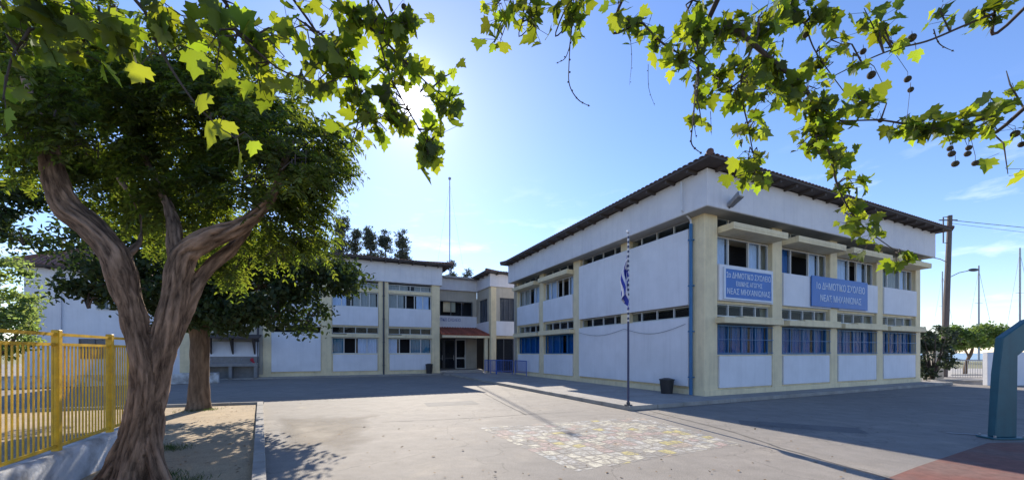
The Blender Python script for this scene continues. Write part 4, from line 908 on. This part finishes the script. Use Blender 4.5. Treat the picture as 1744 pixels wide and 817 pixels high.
def sprays(ells, nspray, nl, ln, lsize, cen, droop=1.0):
    """pinnate compound leaves: each a drooping rachis with paired leaflets"""
    wts = np.array([r[0]*r[1]*r[2] for _, r in ells])**.75; wts /= wts.sum(); cs = []
    for (c, r), w_ in zip(ells, wts):
        sub = in_ell(max(2, int(nspray*w_/22)), c, r, .4)
        for q in sub: cs.append(in_ell(22, q, (.26, .26, .2)))
    P = np.concatenate(cs); n = len(P); outw = P-np.array(cen); outw /= np.linalg.norm(outw, axis=1)[:, None]
    d = outw*.9+rng.normal(size=(n, 3))*.45; d[:, 2] -= .15; d /= np.linalg.norm(d, axis=1)[:, None]
    PP = []; SS = []; DD = []; NN = []; ln_ = ln*rng.uniform(.6, 1.3, n)
    side0 = np.cross(d, np.array([0, 0, 1.0])+rng.normal(size=(n, 3))*.25); side0 /= np.linalg.norm(side0, axis=1)[:, None]+1e-9
    for k in range(nl):
        t = (k//2+.6)/(nl/2); sg_ = 1 if k % 2 else -1
        pos = P+d*(ln_*t)[:, None]; pos[:, 2] -= ln_*t*t*.75*droop
        dd = d.copy(); dd[:, 2] -= 1.5*t*droop; dd /= np.linalg.norm(dd, axis=1)[:, None]
        ax = side0*sg_*.85+dd*.55; ax[:, 2] -= .25; ax += rng.normal(size=(n, 3))*.15; ax /= np.linalg.norm(ax, axis=1)[:, None]
        up3 = np.cross(side0, dd)+rng.normal(size=(n, 3))*.35; s = np.cross(ax, up3); s /= np.linalg.norm(s, axis=1)[:, None]+1e-9
        PP.append(pos); DD.append(ax); SS.append(s); NN.append(np.cross(s, ax))
    return np.concatenate(PP), (np.concatenate(SS), np.concatenate(DD), np.concatenate(NN))
T_LT = np.array([(0, 0, 0), (.17, .35, .02), (.13, .75, .0), (0, 1, -.03), (-.13, .75, 0), (-.17, .35, .02)]); F_LT = [(0, 1, 2, 3, 4, 5)]
P, SD = sprays(E1, 8200, 16, .26, .07, (-3.6, 5.4, 2.9))
foliage('crown', T_LT, F_LT, P, .070, M['leaf_pagoda'], t1, SD=SD, org=B1)
# twigs inside the crown
b = MB()
for c, r in E1:
    c = Vector(c)-B1
    for _ in range(5):
        q = Vector(in_ell(1, c, r)[0]); s = c+(Vector((random.uniform(-.15, .15), random.uniform(-.15, .15), random.uniform(-.2, -.05)))); q = c+(q-c)*.75; b.tube([s, (s+q)/2+Vector((0, 0, .06)), q], [.009, .006, .002], 5)
b.build('twigs', M['twig'], t1)

# ---- broad dark mulberry behind
B2 = gnd(339, 697)
t2 = empty('shade_tree', B2, 0, 'broad low tree with straight brown trunk and dense dark leaves near the left wing', 'tree')
def loc2(px, py, Y): return at(px, py, Y)-B2
wood('trunk', [([loc2(338, 705, B2.y), loc2(339, 680, B2.y), loc2(340, 640, B2.y), loc2(341, 590, B2.y), loc2(340, 560, B2.y), loc2(335, 520, B2.y)], [.36, .27, .235, .23, .24, .22]),
     ([loc2(338, 560, B2.y), loc2(300, 520, 10.6), loc2(240, 490, 10.3), loc2(180, 470, 10.2)], [.15, .12, .08, .03]), ([loc2(340, 545, B2.y), loc2(400, 500, 11.2), loc2(480, 480, 11.5), loc2(550, 470, 11.7)], [.15, .12, .08, .03]),
     ([loc2(338, 540, B2.y), loc2(345, 480, 11.2), loc2(360, 420, 11.5)], [.15, .12, .05]), ([loc2(338, 540, B2.y), loc2(330, 500, 10.2), loc2(320, 470, 9.4)], [.13, .1, .04])], M['bark2'], t2, vox=.045, amp=.012, freq=7)
E2 = [ell(*e) for e in ((170,470,10.3,60,35), (250,480,10.5,80,45), (150,505,10.2,30,22), (330,500,10.4,80,45), (400,480,10.8,90,60), (470,520,10.6,80,38), (520,470,11.0,70,45), (575,470,11.2,38,25), (520,540,10.6,35,20),
      (390,530,10.2,60,28), (330,430,11.2,110,50), (450,430,11.3,90,45), (200,420,11.2,90,40), (40,400,11.0,45,18), (20,350,11,40,35), (60,330,11.3,50,30), (300,530,10.6,50,28), (560,440,11.4,40,30), (440,500,12.0,100,50), (300,470,12.2,100,50))]
P = clumps(E2, 120, .42, 18)
foliage('crown', T_OV, F_OV, P, .135, M['leaf_mulberry'], t2, down=.25, org=B2)
b = MB()
for c, r in E2:
    c = Vector(c)-B2
    for _ in range(4):
        q = Vector(in_ell(1, c, r)[0]); b.tube([c+Vector((0, 0, -.3)), (c+q)/2, q], [.03, .02, .007], 5)
b.build('twigs', M['twig'], t2)

# ---- pale bush behind the fence
B3 = Vector((-16.2, 12.0, 0)); t3 = empty('garden_tree', B3, 0, 'pale green sunlit leafy tree behind the fence at the left edge', 'tree')
wood('trunk', [([(0, 0, 0), (.05, 0, .9), (0, .1, 1.8), (.2, 0, 3.0)], [.13, .11, .09, .04]), ([(0, 0, 1.2), (.5, .2, 2.0), (.9, .2, 2.8)], [.07, .05, .02])], M['bark2'], t3, vox=.03, amp=.006)
P = clumps([((B3.x-.2, 12, 3.4), (1.3, 1.2, 1.3)), ((B3.x+.3, 12, 2.3), (1.1, 1.0, .9)), ((B3.x-1.8, 12.4, 3.2), (1.5, 1.2, 1.6)), ((B3.x-.8, 12.0, 4.2), (.8, .8, .6))], 95, .28, 40)
foliage('crown', T_OV, F_OV, P, .11, M['leaf_bush'], t3, down=.2, org=B3)

# ---- pines behind left wing
def conifer(px, ptop, Y, wpx, label, sparse=1.0, group='trees beyond the left wing', pb_=None):
    b0 = at(px, HY, Y); b0.z = 0; top = EYE+(HY-ptop)/F*Y; t = empty('pine_tree', b0, 0, label, 'tree', group)
    b = MB(); b.tube([(0, 0, 0), (.1, 0, top*.5), (0, 0, top*.98)], [.35, .22, .04], 8)
    pts = []; r0 = wpx*Y/F
    for _ in range(int(80*sparse)):
        h = top*rng.uniform(.42, .99); rr = r0*(1-(h/top-.42)/.62)**.7*rng.uniform(.35, 1.0)+.15; a = rng.uniform(0, 6.283)
        q = (rr*math.cos(a), rr*math.sin(a), h+rng.uniform(-.2, .5)); b.tube([(0, 0, h-rr*.3), (q[0]*.5, q[1]*.5, h), q], [.06, .04, .015], 4)
        s = .45+rr*.14; pts.append(in_ell(60, q, (s*1.3, s*1.3, s*.6)))
    b.build('trunk', M['twig'], t); foliage('crown', T_Q, F_Q, np.concatenate(pts), .34, M['leaf_pine'], t, down=-.1)
for a in ((583, 372, 52, 18, 'leftmost grey-green pine showing above the roof of the left wing'), (606, 392, 55, 15, 'second pine from the left above the roof of the left wing'), (630, 390, 54, 17, 'middle pine above the roof of the left wing'), (656, 398, 56, 17, 'fourth pine from the left above the roof of the left wing'), (685, 396, 54, 18, 'rightmost and roundest of the pines above the left wing'),):
    conifer(*a)
conifer(768, 446, 60, 9, 'small dark pine top at the right end of the left wing roof', .6, 'trees behind the entrance'); conifer(795, 456, 60, 9, 'low dark pine top above the entrance block roof', .6, 'trees behind the entrance')

# ---- right background shrub and street tree
B4 = gnd(1588, 648); t4 = empty('shrub', B4, 0, 'dark tall oleander-like shrub at the far end of the right wing', 'shrub')
b = MB()
for i in range(9):
    a = i*.7; b.tube([(0, 0, 0), (.3*math.cos(a), .3*math.sin(a), 1.2), (.8*math.cos(a), .6*math.sin(a), 2.6)], [.05, .035, .01], 5)
b.build('stems', M['twig'], t4)
P = clumps([((0, 0, 1.2), (.85, .8, 1.1)), ((0.1, 0, 2.4), (.8, .8, .9)), ((-.9, .3, 1.9), (.6, .6, 1.2))], 60, .25, 34)
foliage('crown', T_OV, F_OV, P, .16, M['leaf_dark'], t4, down=-.3)
B5 = gnd(1645, 640); B5 = Vector(((1643-CX)/F*29, 29, 0)); t5 = empty('street_tree', B5, 0, 'small round green street tree beyond the gate, left of the teal stand', 'tree')
wood('trunk', [([(0, 0, 0), (.15, 0, .9), (.5, 0, 1.6), (.7, 0, 2.4)], [.13, .11, .10, .05]), ([(.3, 0, 1.3), (-.1, 0, 2.0), (-.6, 0, 2.6)], [.07, .06, .03])], M['bark2'], t5, vox=.04, amp=.006)
P = clumps([((.2, 0, 2.8), (1.7, 1.3, .9)), ((1.8, .2, 2.9), (1.6, 1.2, .8)), ((-.6, 0, 2.6), (.8, .9, .7))], 80, .4, 26)
foliage('crown', T_OV, F_OV, P, .17, M['leaf_street'], t5, down=.2)
for i, (x, y, lab) in enumerate(((52, 62, 'low dark distant tree beyond the gate'), (66, 62, 'distant tree behind the white boundary wall'))):
    t = empty('distant_tree', (x, y, 0), 0, lab, 'tree', 'distant trees on the right'); MB().bar((0, 0, 0), (0, 0, 2.5), .2, 7, .12).build('trunk', M['twig'], t)
    P = clumps([((0, 0, 3.0), (3.2, 2.2, 1.5))], 60, .6, 16); foliage('crown', T_OV, F_OV, P, .4, M['leaf_dark'], t, down=0)

# ------------------------------------------------------------------ plane tree boughs overhead (trunks stand behind the camera)
def plane_tree(base, label, limbs, leafy, vines, balls, singles, lsize=.12, fork=None, tr=None):
    t = empty('plane_tree', base, 0, label, 'tree', 'plane trees overhanging the yard')
    Bv = Vector(base); TP = [Vector((0, 0, 0)), Vector((.05, .1, 1.5)), Vector((0, .2, 3.2)), Vector((0, .4, 4.6))]
    wl = [(TP, [.34, .27, .24, .18])]
    b = MB(); allp = []
    for P, Rd in limbs:
        pts = [at(*p)-Bv for p in P]
        if P[0][1] <= 5 or P[0][0] >= 1740 or P[0][0] <= 5 :
            s = pts[0]; pts = [TP[-1], (TP[-1]*.5+s*.5)+Vector((0, 0, .5))]+pts; Rd = [max(.07, Rd[0]*2), max(.04, Rd[0]*1.4)]+Rd
        p, r = catmull(pts, Rd, 8); b.tube(p, r, 7); allp += [(q, rr) for q, rr in zip(p, r)]
    b.build('boughs', M['twig'], t, smooth=True)
    wood('trunk', wl, M['bark2'], t, vox=.05, amp=.01)
    arr = np.array([tuple(q) for q, _ in allp])
    LP = []; tb = MB()
    for (px, py, Y, rx, ry, n) in leafy:
        c, r = ell(px, py, Y, rx, ry, max(.16, (rx+ry)*.35*Y/F)); nt_ = max(1, int(round(n/4.9)))
        tips = in_ell(nt_, c, (r[0]*.85, r[1]*.85, r[2]*.85))-np.array(Bv)
        for q in tips:
            dist = np.linalg.norm(arr-q-np.array([0, 0, .05]), axis=1); j = int(np.argmin(dist)); s = arr[j]
            if dist[j] > 1.6: s = q+np.array([rng.uniform(-.2, .2), rng.uniform(-.2, .2), .35])
            mid = (s+q)/2+np.array([rng.normal()*.03, rng.normal()*.03, .05]); tb.tube([s, mid, q], [.0065, .005, .0025], 4)
            for k in range(5):
                f_ = rng.uniform(.35, 1.08) if dist[j] < .5 else rng.uniform(.75, 1.05)
                pp = s*(1-f_)+q*f_+rng.normal(size=3)*np.array([.05, .05, .035]); LP.append(pp)
                tb.tube([s*(1-f_)+q*f_, pp], [.002, .0015], 3, False)
    LPa = np.array(LP)+np.array(Bv)-np.array((0, 0, EYE)); ang = (LPa@np.array(SUN_D))/np.linalg.norm(LPa, axis=1)
    LP = [p for p, a_ in zip(LP, ang) if a_ < math.cos(R(2.0))]
    tb.build('twigs', M['twig'], t)
    foliage('leaves', T_PL, F_PL, np.array(LP), lsize, M['leaf_plane'], t, down=.55)
    if singles:
        P = np.array([tuple(at(px, py, Y)-Bv) for px, py, Y, s in singles]); n = len(P); D = np.tile(np.array([[0, .15, -1.0]]), (n, 1))+rng.normal(size=(n, 3))*.2; D /= np.linalg.norm(D, axis=1)[:, None]
        S = np.tile(np.array([[1.0, 0, 0]]), (n, 1))+rng.normal(size=(n, 3))*.3; S -= D*np.sum(S*D, 1)[:, None]; S /= np.linalg.norm(S, axis=1)[:, None]; V, lo, cn = instance(T_PL, F_PL, P, S, D, np.cross(S, D), np.array([s for *_, s in singles]))
        link('leaves', npmesh('leaves', V, lo, cn), M['leaf_plane'], t)
        sb = MB()
        for (px, py, Y, s), p in zip(singles, P):
            j = int(np.argmin(np.linalg.norm(arr-p, axis=1))); sb.tube([arr[j], (arr[j]+p)/2+np.array([0, 0, .04]), p], [.003, .0025, .0018], 4)
        sb.build('petioles', M['twig'], t)
    for i, (P, r) in enumerate(vines):
        pts = [at(*p)-Bv for p in P]; p, rr = catmull(pts, [r]*(len(pts)-1)+[r*.4], 6); vb = MB(); vb.tube(p, rr, 5)
        for k in range(2, len(p), 3): vb.ball(p[k]+Vector((rng.normal()*.004, 0, 0)), r*1.9, 1)
        vb.build('hanging_twig', M['twig'], t)
    for px, py, Y, rpx in balls:
        c = at(px, py, Y)-Bv; bb = MB(); bb.ball(c, rpx*Y/F*.8, 2); bb.build('seed_ball', M['ball'], t, smooth=True)
    if balls:
        bb = MB()
        for px, py, Y, rpx in balls:
            c = at(px, py, Y)-Bv; j = int(np.argmin(np.linalg.norm(arr-np.array(c), axis=1))); q = Vector(arr[j])
            bb.tube([c, c+Vector((0, 0, .06)), (c+q)/2+Vector((0, 0, .03)), q], .0016, 4)
        bb.build('seed_stalks', M['twig'], t)
    return t
Rl = [([(1222,0,3.1), (1262,55,3.1), (1318,105,3.15), (1370,150,3.2), (1398,205,3.2), (1412,260,3.25), (1432,330,3.3), (1470,385,3.3), (1530,430,3.35)], [.022,.020,.018,.015,.012,.010,.007,.005,.003]),
      ([(1744,185,3.0), (1690,197,3.05), (1640,212,3.1), (1570,215,3.15), (1500,205,3.2), (1430,205,3.2), (1390,190,3.2)], [.014,.012,.010,.009,.007,.005,.003]),
      ([(1744,15,3.2), (1690,25,3.2), (1640,45,3.25), (1580,70,3.3), (1520,85,3.3), (1460,110,3.3), (1400,140,3.3)], [.013,.011,.009,.008,.006,.005,.003]),
      ([(1060,0,2.9), (1095,40,2.95), (1130,75,3.0), (1180,105,3.0), (1230,140,3.1), (1285,180,3.1)], [.010,.008,.007,.006,.005,.003]),
      ([(1180,0,2.9), (1186,60,2.9), (1190,120,2.95), (1186,170,3.0)], [.008,.007,.006,.004]),
      ([(970,0,2.6), (974,40,2.6), (970,80,2.6)], [.005,.004,.003]), ([(870,0,2.6), (862,40,2.65), (850,75,2.65)], [.004,.003,.002]),
      ([(905,0,2.6), (912,40,2.6), (908,70,2.6)], [.004,.003,.002]),
      ([(1350,0,3.3), (1370,40,3.3), (1390,90,3.3), (1440,160,3.3)], [.008,.007,.005,.003]),
      ([(1290,60,3.1),(1262,140,3.1),(1275,220,3.1),(1288,290,3.15)], [.009,.007,.005,.003])]
Rc = [(842,28,2.65,26,22,16), (850,72,2.65,12,12,5), (880,10,2.65,30,14,12), (912,30,2.6,14,22,10), (912,62,2.6,8,10,3), (972,25,2.6,22,26,18), (975,55,2.6,14,12,6), (1000,10,2.6,15,12,4),
      (1068,12,2.9,26,18,14), (1100,45,2.95,14,16,7), (1090,75,2.95,16,12,6), (1130,82,3.0,22,14,12), (1180,45,2.9,40,36,30), (1175,100,3.0,42,32,32), (1230,60,3.1,45,45,45), (1290,40,3.2,60,40,60), (1350,25,3.3,45,30,34),
      (1250,120,3.1,50,30,36), (1310,110,3.2,50,40,46), (1285,165,3.1,50,30,34), (1250,165,3.1,25,18,10), (1190,150,3.0,22,18,10), (1205,200,3.0,16,10,5), (1275,230,3.1,22,28,18), (1290,275,3.15,34,16,14), (1285,305,3.15,36,22,22),
      (1350,160,3.2,55,40,46), (1390,190,3.2,50,35,46), (1410,225,3.2,55,30,40), (1385,255,3.2,30,25,20), (1430,270,3.25,40,30,28), (1475,180,3.2,40,26,22), (1420,115,3.3,50,30,22), (1440,75,3.3,45,18,14), (1400,40,3.3,45,30,24), (1480,20,3.3,40,18,18), (1525,70,3.3,30,14,10),
      (1560,212,3.15,40,18,20), (1520,225,3.2,30,16,12), (1600,232,3.1,30,22,18), (1650,215,3.05,35,24,22), (1700,195,3.0,34,24,22), (1735,215,3.0,16,40,10), (1735,290,3.0,10,16,5), (1738,95,3.0,10,20,4), (1690,12,3.2,50,18,30), (1620,10,3.2,28,12,10),
      (1435,330,3.3,28,16,12), (1455,365,3.3,30,16,14), (1500,395,3.3,28,16,12), (1540,438,3.35,26,14,12), (1435,385,3.3,16,12,5), (1490,430,3.35,20,12,6), (1480,290,3.25,22,16,7)]
Rv = [([(972,60,2.6), (969,110,2.6), (970,145,2.6), (985,170,2.6), (1005,181,2.6)], .0035), ([(1073,60,2.9), (1076,100,2.9), (1072,145,2.9)], .002), ([(1104,110,2.95), (1105,150,2.95), (1115,180,2.95)], .002),
      ([(1190,100,2.95), (1184,160,2.95), (1180,210,2.95), (1178,245,2.95), (1196,262,2.95)], .005), ([(1187,130,2.9), (1182,200,2.9), (1186,235,2.9)], .0035), ([(1210,190,3.0), (1212,230,3.0)], .0025), ([(970,80,2.6), (962,100,2.6), (947,108,2.6)], .0028), ([(1590,50,3.2), (1600,75,3.2), (1625,88,3.2)], .004), ([(1372,120,3.3), (1375,160,3.3), (1368,200,3.3)], .003), ([(1480,150,3.3), (1488,190,3.3)], .003)]
Rb = [(1621,262,3.05,6.5), (1627,279,3.05,6.5), (1618,253,3.05,5.5), (1661,278,3.05,6), (1648,262,3.05,6), (1650,252,3.05,5.5), (1729,228,3.0,7.5), (1740,246,3.0,6), (1484,128,3.25,8), (1546,135,3.25,6.5), (1551,153,3.25,5.5), (1308,118,3.2,5.5), (1372,60,3.3,6), (1470,88,3.3,6), (1553,65,3.3,8), (1224,147,3.0,3.5), (1500,205,3.2,5)]
Rs = [(1050,22,2.9,.15), (1112,90,2.95,.135), (1502,140,3.25,.17), (1560,85,3.3,.12), (1255,270,3.15,.14), (1300,300,3.15,.15), (1272,300,3.15,.16)]
plane_tree((2.6, -2.4, 0), 'plane tree hanging leafy boughs and seed balls over the top right of the view', Rl, Rc, Rv, Rb, Rs, .10)
Ll = [([(575,0,2.9), (610,30,2.9), (650,65,2.95), (690,105,3.0), (725,140,3.0), (765,175,3.05)], [.012,.010,.009,.007,.005,.003]),
      ([(500,0,2.7), (520,40,2.75), (560,70,2.8), (600,130,2.85), (630,200,2.9)], [.009,.008,.007,.005,.003]),
      ([(640,0,2.9), (645,60,2.9), (665,130,2.95), (705,205,3.0), (738,260,3.0)], [.009,.008,.006,.005,.003]),
      ([(380,0,2.2), (400,50,2.2), (440,90,2.3), (480,120,2.4), (530,140,2.5)], [.010,.009,.007,.005,.003]),
      ([(230,0,2.0), (260,60,2.0), (300,130,2.05), (345,190,2.1), (400,235,2.1)], [.009,.008,.006,.004,.003]),
      ([(60,0,1.9), (50,50,1.9), (20,100,1.9), (5,170,1.9)], [.008,.007,.005,.003]), ([(0,5,2.0), (70,30,2.0), (150,40,2.0), (230,60,2.0)], [.009,.007,.005,.003])]
Lc = [(560,100,2.8,55,45,36), (520,140,2.7,45,26,22), (595,140,2.85,45,32,28), (610,40,2.9,45,30,30), (660,30,2.9,38,30,24), (700,60,2.95,40,32,26), (655,100,2.95,35,40,24), (620,190,2.9,35,28,20), (650,215,2.95,32,24,18), (605,230,2.9,26,22,12), (668,165,2.95,28,22,20), (735,170,3.0,32,24,18), (690,205,3.0,35,18,18), (740,215,3.0,26,24,16), (735,255,3.0,22,26,13), (722,285,3.0,14,12,4), (768,165,3.05,22,24,11), (785,185,3.05,14,14,6), (770,120,3.0,10,10,2), (715,110,2.98,22,26,12), (680,130,2.95,26,18,12),
      (480,50,2.5,40,32,16), (440,60,2.3,40,45,16), (430,110,2.3,35,30,10), (370,30,2.2,50,30,18), (350,70,2.1,40,30,10), (290,30,2.0,50,30,16), (220,40,2.0,50,30,16), (150,25,2.0,60,26,20), (80,25,1.95,60,30,20), (25,70,1.9,40,50,16), (15,160,1.9,20,30,5), (130,70,2.0,40,26,9), (260,90,2.0,30,30,7), (545,25,2.8,30,20,10), (500,95,2.55,30,30,10), (400,130,2.2,30,20,6), (190,80,2.0,30,20,5)]
Ls = [(358,205,2.1,.17), (385,205,2.1,.13), (408,262,2.1,.13), (432,240,2.1,.10), (345,160,2.05,.13), (100,20,1.95,.15), (215,60,2.0,.14), (330,85,2.05,.15), (240,110,2.0,.13), (22,10,1.9,.14), (90,85,1.95,.12), (10,185,1.9,.12)]
plane_tree((-3.2, -2.2, 0), 'plane tree hanging leafy boughs across the sun at the top left of the view', Ll, Lc, [], [(688,12,2.95,6)], Ls, .108)

# ------------------------------------------------------------------ ground clutter
def tufts(name, spots, n, h, label):
    P = []; S = []
    for (c, r) in spots:
        q = rng.normal(size=(n, 3))*np.array([r, r, 0])*.5+np.array(c); q[:, 2] = .0; P.append(q)
    P = np.concatenate(P); m_ = len(P); D = rng.normal(size=(m_, 3))*.45; D[:, 2] = 1; D /= np.linalg.norm(D, axis=1)[:, None]; S = rng.normal(size=(m_, 3)); S -= D*np.sum(S*D, 1)[:, None]; S /= np.linalg.norm(S, axis=1)[:, None]
    T = np.array([(-.05, 0, 0), (.05, 0, 0), (.02, .7, .05), (0, 1, .16)]); V, lo, cn = instance(T, [(0, 1, 2, 3)], P, S, D, np.cross(S, D), h*rng.uniform(.4, 1.2, m_)); return tag(link(name, npmesh(name, V, lo, cn), M['grass']), label, 'weeds', kind='stuff')
g1_ = gnd(339, 698); g2_ = gnd(300, 765); g3_ = gnd(285, 812)
tufts('weeds', [((g1_.x, g1_.y-.2, 0), .35), ((g1_.x+.3, g1_.y, 0), .25), ((g2_.x, g2_.y, 0), .2), ((g2_.x-.25, g2_.y+.1, 0), .2), ((g3_.x, g3_.y, 0), .22), ((-4.0, 4.8, 0), .2)], 160, .075, 'low green weeds at the foot of the trees')
P = []
for _ in range(650):
    a = rng.uniform(0, 1); b_ = rng.uniform(0, 1); p = k0.lerp(k2, a)+Vector((-.2-4.2*b_, rng.uniform(-.5, .5), 0)); P.append((p.x, p.y, .02))
for _ in range(170):
    Y_ = 4.7+rng.uniform(0, 1)**1.7*11; P.append((rng.uniform(-.55, .9)*Y_, Y_, .012))
P = np.array(P); m_ = len(P); D = rng.normal(size=(m_, 3)); D[:, 2] *= .15; D /= np.linalg.norm(D, axis=1)[:, None]; S = np.cross(D, np.array([0, 0, 1.0])+rng.normal(size=(m_, 3))*.2); S /= np.linalg.norm(S, axis=1)[:, None]
V, lo, cn = instance(T_OV, F_OV, P, S, D, np.cross(S, D), .05*rng.uniform(.5, 1.4, m_)); tag(link('leaf_litter', npmesh('leaf_litter', V, lo, cn), M['litter']), 'dry fallen leaves scattered on the dirt bed and yard', 'fallen leaves', kind='stuff')
